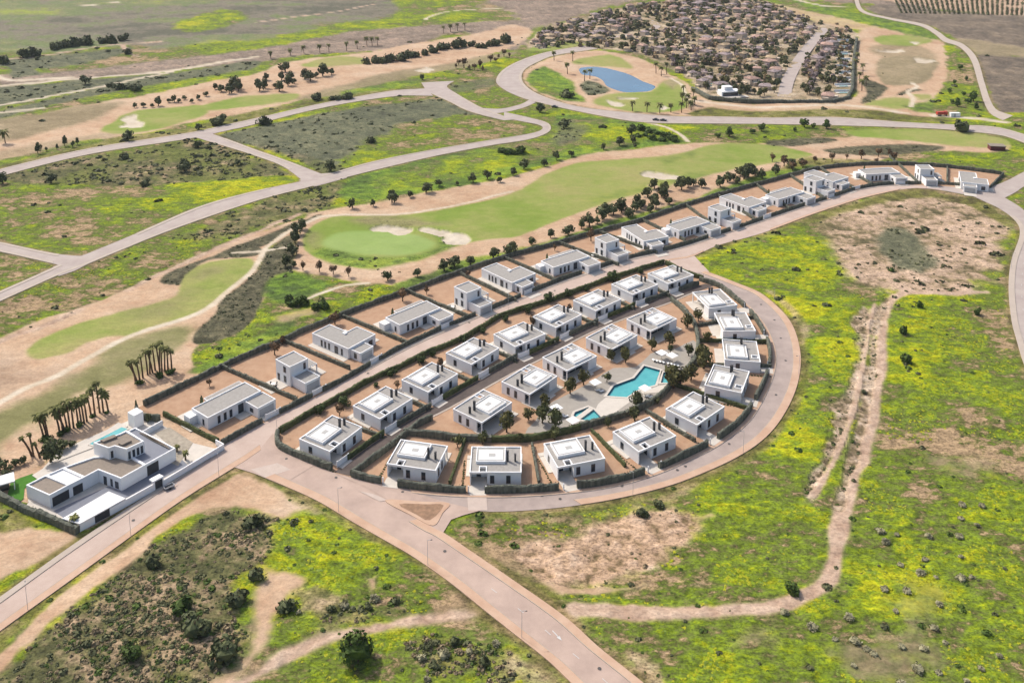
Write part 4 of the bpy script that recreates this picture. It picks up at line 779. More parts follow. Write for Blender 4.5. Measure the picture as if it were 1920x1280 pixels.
# inset lines of the hedges (0.6 m inside the plot edge)
def inset(P, d):
    P = np.array(P); T = np.gradient(P, axis=0); T /= np.hypot(*T.T)[:, None]; return P + np.c_[-T[:, 1], T[:, 0]] * d
FI = inset(FR, .7); BI = inset(BK, -.7)
DIV = [('307,779', '410,831'), ('412.8,689', '557,752'), ('529.6,640', '656,693'), ('642.5,595', '762.8,645'), ('764.5,549', '880,597'), ('861,514', '967.5,565'), ('945,485', '1045,529'), ('1048,458', '1160,498.5'), ('1120,436', '1232,476'), ('1203,414', '1285,453'), ('1285,386', '1350,433'), ('1345,368', '1416,414'), ('1415,346', '1480,393'), ('1478,329', '1543,372'), ('1536,317', '1600,354'), ('1604,330', '1635,347'), ('1668,294', '1720,343'), ('1776,316', '1776,345'), ('1881,328', '1856,353')]
ft = []; bt = []
for i, (b_, f_) in enumerate(DIV):
    B_, F_ = UP(PX(b_))[0], UP(PX(f_))[0]
    ft.append(proj_t(FI, F_)); bt.append(proj_t(BI, B_))
    lft = '%s %s' % (ORD[NORTHV[i - 1][3]], KN[NORTHV[i - 1][0]]) if i > 0 else None
    rgt = '%s %s' % (ORD[NORTHV[i][3]], KN[NORTHV[i][0]]) if i < 18 else None
    lab = 'narrow dark hedge dividing the gardens of the %s and the %s' % (lft, rgt) if lft and rgt else ('green hedge between the modern corner house and the first long villa' if rgt else 'dark hedge closing the right end of the back row beside the junction')
    hedge([B_, F_], 1.5, .7, lab, 'hedges dividing the back row gardens', 'hedge_green' if i == 0 else 'hedge')
ft[0] = max(ft[0] - .004, 0.001)
for i, (k, q, a, idx) in enumerate(NORTHV):
    nm = 'the %s %s of the back row' % (ORD[idx], KN[k])
    hedge(sub(BI.tolist(), bt[i], bt[i + 1]), 1.9, 1.0, 'tall dark hedge behind ' + nm, 'hedges behind the back row')
    gx = {'L': 15.9, 'T': 3.7, 'J': 4.0}[k]; o = rot2((gx, -9.4), a); gp = (q[0] + o[0], q[1] + o[1]); t = proj_t(FI, gp); Lf = length(FI.tolist()); hw = 2.7 / Lf
    t = min(max(t, ft[i] + .002), ft[i + 1] - .002)
    if t - hw > ft[i] + .004: hedge(sub(FI.tolist(), ft[i], t - hw), 1.6, .75, 'clipped roadside hedge left of the driveway of ' + nm, 'roadside hedges of the back row')
    if t + hw < ft[i + 1] - .004: hedge(sub(FI.tolist(), t + hw, ft[i + 1]), 1.6, .75, 'clipped roadside hedge right of the driveway of ' + nm, 'roadside hedges of the back row')
    P = resample(FI, 400); gp = P[min(int(t * 399), 399)]; gate(gp, dir_at(gp), 'low white sliding gate in front of ' + nm, 1.15)
hedge(UP(PX('256,768 262,786 300,788')), 1.9, 1, 'dark hedge corner behind the white cube of the corner house', None)
# the inner block
SI = UP(PX('519,822 524,812 588,774 642,745 693,716 745,693 797,667 874,634 937,595 1037,564 1112,536 1187,511 1245,494'))
hedge(smooth(SI[1:6], 4), 1.8, 1.0, 'long dark hedge along the street, left part of the middle row', 'street hedges of the inner block', 'hedge_green')
hedge(smooth(SI[5:9], 4), 1.8, 1.0, 'long dark hedge along the street behind the middle of the middle row', 'street hedges of the inner block', 'hedge_green')
hedge(smooth(SI[8:], 4), 1.8, 1.0, 'long dark hedge along the street, right part of the middle row', 'street hedges of the inner block', 'hedge_green')
hedge(smooth(UP(PX('1248,496 1262,502 1283,514 1318,524')), 4), 1.9, 1.1, 'hedge at the far corner of the middle row by the ring road', None, 'hedge_green')
hedge(smooth(UP(PX('521,815 519,829 528,842 560,857 600,873 622,880')), 4), 2.0, 1.1, 'grey-green hedge round the near left corner of the middle row', None)
A_IN, B_IN, _ = EDGE['inner_street']
NI = A_IN + (A_IN - B_IN) / np.hypot(*(A_IN - B_IN).T)[:, None] * .7; SIN = B_IN + (B_IN - A_IN) / np.hypot(*(A_IN - B_IN).T)[:, None] * .7
lastt = .02
for i in range(9):
    c, a = AV[i]; o = rot2((-4.5, -9.5), a); t = proj_t(NI, (c[0] + o[0], c[1] + o[1])); Ln = length(NI.tolist()); hw = 2.5 / Ln
    if t - hw > lastt + .005: hedge(sub(NI.tolist(), lastt, t - hw), 1.6, .75, 'dark inner street hedge just left of the gate of the %s middle-row villa' % ORD[i], 'hedges along the inner street', 'hedge_green' if i % 2 else 'hedge')
    P = resample(NI, 400); gp = P[int(t * 399)]; gate(gp, idir(gp), 'white driveway gate of the %s villa in the middle row' % ORD[i]); lastt = t + hw
    if i < 8:
        c2, a2 = AV[i + 1]; m_ = (np.array(c) + np.array(c2)) / 2; v_ = np.array(rot2((0, 1), a)); hedge([m_ + v_ * 6.6, m_ - v_ * 8.6], 1.3, .7, 'low hedge between the %s and %s villas of the middle row' % (ORD[i], ORD[i + 1]), 'low hedges between the middle row villas')
hedge(sub(NI.tolist(), lastt, .985), 1.8, .9, 'dark hedge at the far right end of the inner street', 'hedges along the inner street')
hedge(sub(SIN.tolist(), .0, .20), 1.9, 1.0, 'dark hedge along the near end of the inner street beside the first ring road villa', None)
RA, RB, _ = EDGE['ring_road']; RI = RA + (RA - RB) / np.hypot(*(RA - RB).T)[:, None] * .8; RI = np.r_[RI, np.array(UP(PX('690,902 660,893')))]
RIr = resample(smooth(RI[::-1].tolist()[::3] + [RI[0].tolist()], 2), 300)
arcs = AV[14:]; lastt = 0.005; Lr = length(RIr.tolist()); hw = 2.4 / Lr
INNER_ARC = smooth(UP(PX('757,814 800,818 850,824 908,827 950,827 994,826 1058,813 1111,798 1160,784 1200,769 1240,745 1262,719 1285,700 1302,679 1309,650 1306,625 1300,607 1278,580 1259,564')), 4)
DARC = [('874,822', '843,909'), ('997.6,836', '1010.5,908'), ('1109,809', '1172.8,876'), ('1210.6,772', '1303,829'), ('1266,724', '1400,768'), ('1302,686', '1446,689'), ('1311,641', '1442,643'), ('1309,612', '1415,596')]
for i, (c, a) in enumerate(arcs):
    o = rot2((-4.5, -9.8), a); t = proj_t(RIr, (c[0] + o[0], c[1] + o[1]))
    if t - hw > lastt + .004: hedge(sub(RIr.tolist(), lastt, t - hw), 2.0, 1.0, 'grey-green ring road hedge just left of the driveway of the %s ring villa' % ORD[i], 'hedges along the ring road')
    gp = resample(RIr, 400)[int(t * 399)]; lastt = t + hw; e = empty('driveway_apron', (gp[0], gp[1], .06), a, 'white driveway apron through the hedge of the %s ring villa' % ORD[i], 'driveway', 'white driveway aprons'); MB().box(-2.15, 2.15, -1.1, 2.6, 0, .08).obj('slab', M['deckwhite'], e)
    for x in (-2.3, 2.3): link('post', post_me, e, (x, 0, 0))
hedge(sub(RIr.tolist(), lastt, .93), 2.0, 1.0, 'grey-green ring road hedge beyond the last ring villa driveway', 'hedges along the ring road')
for i, (p, q) in enumerate(DARC): hedge([UP(PX(p))[0], UP(PX(q))[0]], 1.3, .65, 'narrow hedge between the %s and %s villas of the ring road' % (ORD[i], ORD[i + 1]), 'dividing hedges of the ring road villas', 'hedge' if i % 2 else 'hedge_green')
seg = [(0, .17), (.17, .34), (.34, .52), (.52, .74), (.74, 1)]; nmv = ['behind the first two ring villas', 'below the paved pool deck', 'beside the large pool', 'right of the sun loungers', 'at the far end of the poolside gardens']
for (s0, s1), t_ in zip(seg, nmv): hedge(sub(INNER_ARC, s0, s1, 20), 2.0, 1.2, 'curved dark hedge ' + t_, 'curved hedge round the pool garden', 'hedge' if s0 != .17 else 'hedge_green')

# ---------------------------------------------------------------- the modern corner house, lower left
def Z(px, z): return UP(PX(px), z)
ch = empty('corner_house', (*U(190, 890), 0), 0, 'sprawling modern white house of stacked flat-roofed blocks with a courtyard, lower left', 'house')
CX, CYh = U(190, 890)
def loc(P): return [(p[0] - CX, p[1] - CYh) for p in P]
def block(nm, P, z0, z1, deckm, rimw=.35, rimh=.45, deckname='roof_deck'):
    P = loc(P); MB().prism(P, z0, z1).obj(nm, M['white'], ch); MB().rim(P, rimw, z1 - .003, z1 + rimh).obj('parapet', M['white'], ch)
    Pv = [Vector(p) for p in P]; c = sum(Pv, Vector((0, 0))) / len(Pv)
    return P
def deckof(P, d, z, m, nm='roof_deck'):
    Q_ = [Vector(p) for p in loc(P)]
    if sum(a.x * b_.y - b_.x * a.y for a, b_ in zip(Q_, Q_[1:] + Q_[:1])) < 0: Q_ = Q_[::-1]
    O = []
    for i in range(len(Q_)):
        a = (Q_[i] - Q_[i - 1]).normalized(); e = (Q_[(i + 1) % len(Q_)] - Q_[i]).normalized(); mm = Vector((-a.y, a.x)) + Vector((-e.y, e.x)); O.append(Q_[i] + mm * (d / max(.35, mm.dot(Vector((-a.y, a.x))))))
    MB().prism([tuple(o) for o in O], z + .003, z + .06).obj(nm, M[m], ch); return O
z1 = 3.3; zt = z1 + .45
GW = Z('48.8,908.6 92.4,928 130,908 86,890', zt)              # garage room
GW2 = Z('86,890 130,908 158,894 118,876', zt)                 # white roofed room
GM = Z('118,876 158,894 184,880 226.5,896.4 272,871 238,851 176,856', zt)  # hall
for nm, P, dk in (('garage_block', GW, 'deckdark'), ('link_block', GW2, 'whiteroof'), ('hall_block', GM, 'deckdark')):
    block(nm, P, 0, z1, dk); deckof(P, .36, z1, dk)
RT = Z('236,850 272,871 329,839.6 254,801 238,808 262,824', zt)
block('terrace_block', RT, 0, z1, 'deck'); deckof(RT, .36, z1, 'courtyard')  # terrace floor wears the same painted blue shade as the courtyard
UB = Z('174.7,829.4 203,839.5 215,835.5 236.7,841.6 270,826.3 236.7,807 226,812', 6.9)
block('upper_block', UB, z1 + .01, 6.45, 'deck'); deckof(UB, .36, 6.45, 'deckdark')
for px in ('188,828 214,818 220,821 194,831', '222,834 240,826 247,829 229,837'):
    MB().prism(loc(Z(px, 6.5)), 6.5, 7.1).obj('roof_box', M['deckdark'], ch)
for i in range(6):                                             # pergola beams over the terrace side
    a = np.array(Z('282,822', zt)[0]) * (1 - i / 5) + np.array(Z('262,810', zt)[0]) * (i / 5); b_ = np.array(Z('318,840', zt)[0]) * (1 - i / 5) + np.array(Z('300,826', zt)[0]) * (i / 5)
    d = (b_ - a) / np.hypot(*(b_ - a)); n_ = np.array((-d[1], d[0])) * .12
    MB().prism(loc([a + n_, a - n_, b_ - n_, b_ + n_]), zt - .25, zt - .02).obj('beam', M['deckdark'], ch)
def wallbox(p, q, z0, z1_, m, nm, proud=.05):
    p, q = np.array(p), np.array(q); d = (q - p) / np.hypot(*(q - p)); n_ = np.array((d[1], -d[0]))
    return MB().prism(loc([p - n_ * .1, q - n_ * .1, q + n_ * proud, p + n_ * proud]), z0, z1_).obj(nm, M[m], ch)
def onwall(P, i, t0_, t1_): a, b_ = np.array(P[i]), np.array(P[(i + 1) % len(P)]); return a + (b_ - a) * t0_, a + (b_ - a) * t1_
wallbox(*onwall(GW, 1, .12, .95), 0, 2.6, 'dark', 'garage_shade_panel'); wallbox(*onwall(GW2, 1, .2, .85), 0, 2.5, 'dark', 'opening_shade_panel')  # dark panels on solid walls, painted shade in place of open garage interiors
wallbox(*onwall(GM, 2, .22, .36), 0, 2.5, 'glass', 'window'); wallbox(*onwall(GM, 2, .52, .62), .3, 2.5, 'glass', 'window'); wallbox(*onwall(GM, 2, .72, .88), .3, 2.3, 'glass', 'window')
wallbox(*onwall(RT, 1, .05, .42), 0, 3.0, 'dark', 'entrance_shade_panel')  # dark panel on the solid wall, painted shade of the entrance recess
for t in (.08, .32, .56, .78): wallbox(*onwall(UB, 3, t, t + .14), z1 + .3, z1 + 2.5, 'glass', 'window')
wallbox(*onwall(UB, 1, .3, .7), z1 + .3, z1 + 2.4, 'glass', 'window')
# its yard
def yard(px, z, m, nm='paving', h=.12): return MB().prism(loc(UP(PX(px))), z - h, z).obj(nm, M[m], ch)
yard('52,940 62,898 110,845 225,795 262,780 305,797 364,831 418,844 362,879 250,942 150,997 112,980', .04, 'deckwhite', 'paving')
yard('100,958 118,975 232,936 352,872 330,850 228,900', .08, 'courtyard', 'courtyard'); yard('92,872 180,838 240,800 222,793 140,846 108,858', .25, 'deckwhite', 'terrace', .3); yard('60,892 92,872 110,878 80,905', .22, 'deckwhite', 'terrace', .3); yard('38,960 60,950 112,980 148,998 140,985 100,958 60,935', .1, 'deckwhite', 'path')  # courtyard sheet has its shade painted in
yard('290,812 318,801 362,830 334,874 316,866 330,845', .1, 'rock', 'gravel_garden')
MB().prism(loc(Z('116.8,971.6 204,920.8 235.7,934 149.3,981.8', 2.3)), 2.1, 2.35).obj('carport_roof', M['whiteroof'], ch)
fw = UP(PX('150,998 250,943 362,879 419,845')); 
def wall_line(P, h, w_, nm, m='white'):
    P = [np.array(p) for p in P]
    for a, b_ in zip(P, P[1:]):
        d = (b_ - a) / np.hypot(*(b_ - a)); n_ = np.array((-d[1], d[0])) * w_ / 2; MB().prism(loc([a + n_, a - n_, b_ - n_, b_ + n_]), 0, h).obj(nm, M[m], ch)
wall_line(UP(PX('150,996 178,981')), 2.3, .3, 'boundary_wall'); wall_line(UP(PX('206,966 290,919')), 2.0, .3, 'boundary_wall'); wall_line(UP(PX('306,911 420,842')), 1.7, .3, 'boundary_wall'); wall_line(UP(PX('420,842 405,834')), 1.7, .3, 'boundary_wall')
wall_line(UP(PX('262,822 305,798')), 1.8, .3, 'boundary_wall'); wall_line(UP(PX('150,996 112,978')), 1.2, .3, 'boundary_wall'); wall_line(UP(PX('178,981 206,966')), 1.95, .12, 'garage_gate', 'dark')
MB().prism(loc(UP(PX('288,920 308,909 300,905 281,915'))), 2.3, 2.7).obj('gate_roof', M['white'], ch); wall_line(UP(PX('289,919 291,918')), 2.297, .35, 'gate_pier'); wall_line(UP(PX('305,911 307,910')), 2.297, .35, 'gate_pier')
wall_line(UP(PX('291,918 305,911')), 2.25, .1, 'gate_dark_panel', 'dark')  # dark panel added to fill the gate passage, which showed lit
pl = UP(PX('168,834 228,803 240,806 182,838')); yard('165,836 229,801 243,806 184,841', .42, 'deckwhite', 'pool_rim', .5); MB().prism(loc(pl), .3, .43).obj('pool_water', M['poolwater'], ch)
cb = UP(PX('241,797 258,788 270,795 253,804'))
MB().prism(loc(cb), 0, 4.2).obj('garden_room', M['white'], ch)
def lawn_o():
    c = U(42, 915); P = UP(PX('12,936 20,905 32,898 60,888 76,892 62,905 46,915 44,935 30,945'))
    return tag(MB().prism(P, -.05, .07).obj('lawn', M['lawn']), kind='structure')
lawn_o()
hedge(UP(PX('-40,905 0,934 45,958 100,980 146,1000')), 1.9, 1.3, 'dark clipped hedge along the lower left side of the corner house', None)
pv = empty('garden_pavilion', (*U(8, 915), 0), R(30), 'white flat-topped pavilion on the lawn at the left picture edge', 'pavilion')
MB().box(-2.6, 2.6, -2.2, 2.2, 2.3, 2.6).obj('roof', M['whiteroof'], pv)
for x in (-2.4, 2.4):
    for y in (-2, 2): MB().box(x - .1, x + .1, y - .1, y + .1, 0, 2.3).obj('post', M['white'], pv)
MB().box(-1.8, 1.2, -1.2, 1.2, 0, .6).obj('sofa', M['rubber'], pv)
tr = empty('utility_trailer', (*U(317, 915), .02), R(42), 'small open metal trailer parked by the wall of the corner house', 'trailer')
MB().rim([(-1.3, -.75), (1.3, -.75), (1.3, .75), (-1.3, .75)], .1, .5, .8).obj('frame', M['grille'], tr); MB().box(-1.2, 1.2, -.65, .65, .42, .5).obj('bed', M['dark'], tr); MB().box(1.3, 2.3, -.05, .05, .45, .53).obj('drawbar', M['grille'], tr)
for y in (-.85, .85): MB().cone((0, y - .08, .32), .32, (0, y + .08, .32), .32, 10).obj('wheel', M['rubber'], tr)

# ---------------------------------------------------------------- pool furniture, patio sets
par_c = MB(); par_c.v = [(-1.5, -1.5, 2.3), (1.5, -1.5, 2.3), (1.5, 1.5, 2.3), (-1.5, 1.5, 2.3), (0, 0, 2.75), (0, 0, 2.35)]; par_c.f = [(0, 1, 4), (1, 2, 4), (2, 3, 4), (3, 0, 4), (1, 0, 5), (2, 1, 5), (3, 2, 5), (0, 3, 5)]
par_m = par_c.mesh('canopy', M['cloth']); pole_m = MB().cone((0, 0, 0), .05, (0, 0, 2.5), .04, 6).mesh('pole', M['grille']); base_m = MB().cone((0, 0, 0), .35, (0, 0, .1), .3, 8).mesh('base', M['rock'])
for (x, y), lab in zip(PX('1240.5,673 1260,678 1116,729 1043,777 1209,740 1074,801'), ['white square parasol left of the pair above the row of loungers', 'white square parasol right of the pair above the row of loungers', 'white parasol above the upper left corner of the large pool', 'white parasol beside the leafy tree left of the children pool', 'white parasol on the pale paving below the large pool', 'white parasol just below the children pool by the hedge']):
    p = U(x, y); e = empty('parasol', (p[0], p[1], .05), R(38), lab, 'parasol', 'parasols on the pool deck'); link('canopy', par_m, e); link('pole', pole_m, e); link('base', base_m, e)
lf = MB().box(-.35, .35, -1, .3, .22, .34); lf.v += [(-.35, .3, .22), (.35, .3, .22), (.35, .95, .72), (-.35, .95, .72), (-.35, .3, .36), (.35, .3, .36), (.35, .9, .84), (-.35, .9, .84)]; b0 = 8; lf.f += [tuple(b0 + i for i in q) for q in ((0, 3, 2, 1), (4, 5, 6, 7), (0, 1, 5, 4), (1, 2, 6, 5), (2, 3, 7, 6), (3, 0, 4, 7))]
lmat = lf.mesh('mattress', M['cloth']); lfr = MB().box(-.38, .38, -1.02, .32, .14, .2).mesh('frame', M['wood']); lleg = MB().box(-.04, .04, -.04, .04, 0, .14).mesh('leg', M['wood'])
def lounger(p, a, lab, grp='sun loungers on the pool deck'):
    e = empty('sun_lounger', (p[0], p[1], .05), a, lab, 'sun lounger', grp); link('mattress', lmat, e); link('frame', lfr, e)
    for x in (-.3, .3):
        for y in (-.95, .25): link('leg', lleg, e, (x, y, 0))
for i in range(8):
    f = i / 7; x = 1226 + 44 * f + (2 if i > 3 else 0); y = 677 + 10.5 * f
    lounger(U(x, y), R(195), '%s from the left of the eight pale sun loungers lined up above the pool' % ORD[i])
for (x, y), t_ in zip(PX('1120,733 1127,735 1052,780 1060,782 1212,744 1219,746'), ['left lounger of the pair left of the large pool', 'right lounger of the pair left of the large pool', 'left lounger of the pair by the children pool', 'right lounger of the pair by the children pool', 'left lounger of the pair below the large pool', 'right lounger of the pair below the large pool']):
    lounger(U(x, y), R(120), t_)
tt = MB().cone((0, 0, .68), .75, (0, 0, .74), .75, 12).mesh('table_top', M['cloth']); tl = MB().cone((0, 0, 0), .12, (0, 0, .68), .07, 8).mesh('pedestal', M['grille']); cs = MB().box(-.24, .24, -.24, .24, .4, .46).box(-.24, .24, .2, .26, .463, .9).mesh('seat', M['dark']); cl = MB().box(-.22, -.16, -.22, -.16, 0, .4).box(.16, .22, -.22, -.16, 0, .4).box(-.22, -.16, .16, .22, 0, .4).box(.16, .22, .16, .22, 0, .4).mesh('legs', M['dark'])
for k, q, a, idx in NORTHV:
    if k != 'T' or idx > 3: continue
    o = rot2((-3.2, 4.5), a); tp = (q[0] + o[0], q[1] + o[1])
    e = empty('garden_table', (*tp, .15), a, 'round white table on the patio left of the %s two-storey villa' % ORD[idx], 'table', 'patio tables'); link('table_top', tt, e); link('pedestal', tl, e)
    for j in range(4):
        o2 = rot2((0, 1.15), a + j * HP); e2 = empty('patio_chair', (tp[0] + o2[0], tp[1] + o2[1], .15), a + j * HP, 'dark chair at the round patio table left of the %s two-storey villa' % ORD[idx], 'chair', 'chairs at the patio table of the %s two-storey villa' % ORD[idx]); link('seat', cs, e2); link('legs', cl, e2)

# ---------------------------------------------------------------- vegetation
def leafcloud(name, m, n, rx, rz, zc, s, seed, lumps=8, core=.62, flatb=0.):
    g = np.random.default_rng(seed); L = g.normal(size=(lumps, 3)); L /= np.linalg.norm(L, axis=1)[:, None]; L *= g.uniform(.35, .72, (lumps, 1)); L[:, 2] = np.maximum(L[:, 2], -.35); lr = g.uniform(.34, .55, lumps)
    k = g.integers(0, lumps, n); d = g.normal(size=(n, 3)); d /= np.linalg.norm(d, axis=1)[:, None]
    P = L[k] + d * lr[k][:, None] * g.uniform(.75, 1.05, (n, 1)); P *= (rx, rx, rz); P[:, 2] += zc
    if flatb: P[:, 2] = np.maximum(P[:, 2], flatb)
    no = d + g.normal(size=(n, 3)) * .45; no /= np.linalg.norm(no, axis=1)[:, None]
    u = np.cross(no, g.normal(size=(n, 3))); u /= np.linalg.norm(u, axis=1)[:, None]; v = np.cross(no, u); sz = s * g.uniform(.6, 1.25, (n, 1))
    V = np.stack([P - u * sz - v * sz * .6, P + u * sz - v * sz * .5, P + u * sz * .7 + v * sz * .7, P - u * sz * .6 + v * sz * .6], 1).reshape(-1, 3); F = np.arange(4 * n).reshape(-1, 4)
    # solid heart so the crown is not see-through everywhere
    bm = bmesh.new(); bmesh.ops.create_icosphere(bm, subdivisions=1, radius=1)
    cv = np.array([tuple(x.co) for x in bm.verts]); cf = np.array([[l.index for l in f.verts] for f in bm.faces]); bm.free()
    if core:
        cv = cv * (1 + g.normal(size=(len(cv), 1)) * .12) * np.array((rx, rx, rz)) * core + (0, 0, zc)
        if flatb: cv[:, 2] = np.maximum(cv[:, 2], flatb * .5)
    V2 = np.r_[V, cv] if core else V
    me = bpy.data.meshes.new(name); me.from_pydata(V2.tolist(), [], F.tolist() + ((cf + 4 * n).tolist() if core else [])); me.materials.append(M[m]); me.update(); return me
def trunk_mesh(name, h, r_, m='bark', limbs=3, seed=1):
    g = random.Random(seed); mb = MB().cone((0, 0, -.2), r_, (0, 0, h * .6), r_ * .7, 6)
    for i in range(limbs):
        a = i * 6.28 / limbs + g.random(); mb.cone((0, 0, h * .5), r_ * .6, (math.cos(a) * h * .35, math.sin(a) * h * .35, h * (.95 + .2 * g.random())), r_ * .25, 5)
    return mb.mesh(name, M[m])
CR = {}
for nm, m, rx, rz, zc, n_, s_ in (('dark', 'leaf', 1, .9, 1.05, 320, .16), ('olive', 'leaf2', 1, .85, 1.35, 260, .16), ('green', 'leaf3', 1, .95, 1.05, 300, .16), ('brown', 'leafbrown', 1, .8, 1.5, 200, .15)):
    CR[nm] = [leafcloud('crown', m, n_, rx, rz, zc, s_, 100 + i * 7 + hash(nm) % 1 + len(nm), 7 + i) for i in range(3)]
for nm, m, rz_, zc_, n_, s_ in (('olive2', 'leaf2', .95, 1.25, 300, .16), ('green2', 'leafmix', .95, 1.35, 300, .16), ('hedgy', 'leaf3d', 1.0, .95, 320, .15)): CR[nm] = [leafcloud('crown', m, n_, 1, rz_, zc_, s_, 500 + i + len(nm), 9 + i, .6) for i in range(3)]
CR['bgrey'] = [leafcloud('crown', 'leafgb', 260, 1, .8, .4, .16, 800 + i, 9, .7, .02) for i in range(3)]
CR['bigbush'] = [leafcloud('crown', 'leaf3', 700, 1, .95, .85, .11, 700 + i, 16, .7, .02) for i in range(3)]
for nm, m in (('bdark', 'leaf'), ('bgreen', 'leaf3')): CR[nm] = [leafcloud('crown', m, 300, 1, .85, .5, .17, 300 + i, 9, .7, .02) for i in range(3)]
TRK = [trunk_mesh('trunk', 1.1, .12, 'bark', 3, i) for i in range(3)]
NT = [0]
def tree(px, rad, kind, label, group, hs=1., name='tree', cat='tree', world=False):
    x, y = px if world else U(*px); i = NT[0] % 3; NT[0] += 1
    zz = ground_z(x, y); s = rad * rng.uniform(.88, 1.14)
    e = empty(name, (x, y, zz), rng.uniform(0, 6.28), label, cat, group)
    for nm, me in (('trunk', TRK[i]), ('crown', CR[kind][i])):
        o = link(nm, me, e); o.scale = (s, s * rng.uniform(.9, 1.1), s * hs * rng.uniform(.82, 1.15)); o.rotation_euler.z = rng.uniform(0, 6.28)
def trees(pxs, rad, kind, label, group, hs=1., jit=.36, **k):
    L = sorted(PX(pxs))
    for i, p in enumerate(L): tree(p, rad * rng.uniform(1 - jit, 1 + jit), kind, label + ', %s from the left' % ORD[i], group, hs, **k)
trees('661,390 700,385 735,378 768,368 799,361 823,349 857,347 887,342 914,337 938,343 962,330', 2.2, 'dark', 'round dark tree on the sandy far edge of the fairway', 'tree row on the far edge of the fairway')
trees('982,318 1020,311 1044,300 1072,293 1132,281 1161,273 1190,276 1184,254 1186,268', 2.3, 'dark', 'round dark tree on the slope beyond the fairway', 'trees on the slope above the fairway')
trees('882,497 925,483 957,478 996,458 1032,444 1065,439 833,508 783,519 727,527 852,500 1090,428 1120,420', 2.3, 'dark', 'round dark tree just behind the tall rear hedge', 'trees behind the rear hedge')
trees('654,519 625,514 599,510 568,507', 1.8, 'brown', 'small brownish tree in the row below the putting green', 'small trees below the putting green')
trees('551,501 549,476 553,452 556,437 545,462 566,428 535,498', 2.3, 'dark', 'dark tree in the clump left of the putting green', 'trees left of the putting green')
trees('1227,355 1248,357 1278,356 1300,349 1350,351 1364,341 1383,344 1389,330 1408,323 1402,333 1429,335 1454,327 1484,317 1502,312 1214,370 1226,379 1255,383 1205,388 1230,391 1190,397 1240,368 1150,404 1130,412 1165,400 1196,384 1178,408 1220,398 1105,424 1290,352 1315,352 1376,338 1395,337 1416,330 1200,392 1160,394 1140,402 1245,372', 2.9, 'dark', 'dark round tree in the grove beside the fairway', 'grove behind the back row')
trees('1528,305 1560,303 1588,298 1615,296 1647,291 1643,307 1676,301 1668,291 1505,315 1486,320 1448,303 1470,312', 2.0, 'brown', 'small dark-brown tree on the sand behind the last villas', 'trees on the sand at the far right')
trees('552,571 568,569 590,580 605,578 540,566', 2.2, 'bgreen', 'leafy green low tree behind the left villas', 'green trees behind the left villas')
for px, rad, lab in (((96, 343), 3.0, 'dark round tree at the upper edge of the yellow-green field, far left'), ((346, 322), 3.4, 'tall dark tree in the scrub left of the link road'), ((272, 346), 3.0, 'dark wide tree above the yellow-green field beside the scrub'), ((446, 311), 2.4, 'small dark tree in the scrub right of the link road side'), ((239, 263), 3.6, 'big dark tree below the left golf bunkers beside the upper road'), ((372, 276), 2.8, 'dark tree just below the upper road junction'), ((344, 313), 2.6, 'low dark tree beside the taller one in the scrub'), ((235, 296), 2.8, 'dark shrub-like tree just below the upper road'), ((410, 233), 4.2, 'wide dark tree above the upper road near the second fairway'), ((372, 243), 2.8, 'dark tree right of the left golf green by the upper road'), ((495, 233), 4.4, 'wide dark clump at the corner of the grey scrub field'), ((620, 320), 3.6, 'dark tree at the lower corner of the grey scrub field where two roads meet'), ((592, 187), 3.6, 'wide dark tree above the upper road, left of a low clump'), ((694, 266), 3.0, 'lone dark shrub in the middle of the grey scrub field'), ((792, 149), 2.8, 'lone dark tree just above the cul-de-sac'), ((1012, 210), 3.2, 'dark round tree below the bend of the boulevard'), ((1057, 240), 4.0, 'dark tree in the scrub right of the looping road'), ((5, 342), 3.6, 'dark tree at the left picture edge below the upper road'), ((8, 118), 5, 'dark clump at the far left edge below the grey field'), ((160, 158), 4, 'dark lone tree between the pale far tracks'), ((1804, 246), 5.5, 'broad dark bush at the lower edge of the boulevard, far right'), ((1062, 183), 4.5, 'dark wooded bump left of the pond, below its bank')):
    wide = any(w_ in lab for w_ in ('bush', 'clump', 'shrub', 'bump', 'wide')); tree(px, rad * (1.15 if wide else 1), 'bdark' if wide else 'dark', lab, None, .9)
trees('938,285 950,288 962,288 974,286', 2.8, 'bgreen', 'bright green bush beside the western road', 'green bushes by the western road', .7)
trees('1186,240 1200,245 1215,248 1230,252 1245,256 1258,262 1225,262 1240,264 1210,255 1196,258 1265,266', 3.0, 'bgreen', 'dense green tree in the thicket below the boulevard', 'thicket below the boulevard', .8)
trees('1345,258 1367,256 1410,250 1428,246 1508,238 1525,240 1550,240 1490,246', 2.4, 'green', 'small green tree between boulevard and fairway', 'verge trees below the boulevard', .9)
trees('71,287 87,282 107,278 121,273 136,275 145,271', 1.5, 'dark', 'narrow dark tree in the short upright row', 'row of narrow trees by the upper road', 1.7)
trees('252,201 269,200 285,200 297,198 317,191 327,190 335,191 345,186 360,191 372,186 387,181', 2.4, 'dark', 'dark tree along the top of the left fairway', 'row above the left fairway')
trees('487,171 497,166 517,166 524,172 540,161 552,157 546,150 572,148 582,152 592,146 605,143 622,141 535,136 528,152 500,152 403,168 415,172 430,176 440,166 447,172', 3.5, 'dark', 'dark tree in the loose clump on the sandy rough', 'clump on the sandy rough')
trees('688,120 702,118 717,118 728,115 735,113 752,113 760,108 770,106 780,105 795,102 810,98 825,93 840,92 855,90 862,86 870,88 885,87 895,90 905,90 915,86 930,85 945,80 952,78', 4.8, 'bdark', 'dark tree in the long dense far line', 'dense far tree line')
trees('104,92 112,90 120,88 128,88 136,86 150,84 158,83 166,82 190,80 202,80 210,80 232,75 240,100 48,106 60,104 72,103', 4.8, 'bdark', 'dark tree in the far upper left line', 'far tree line at the upper left')
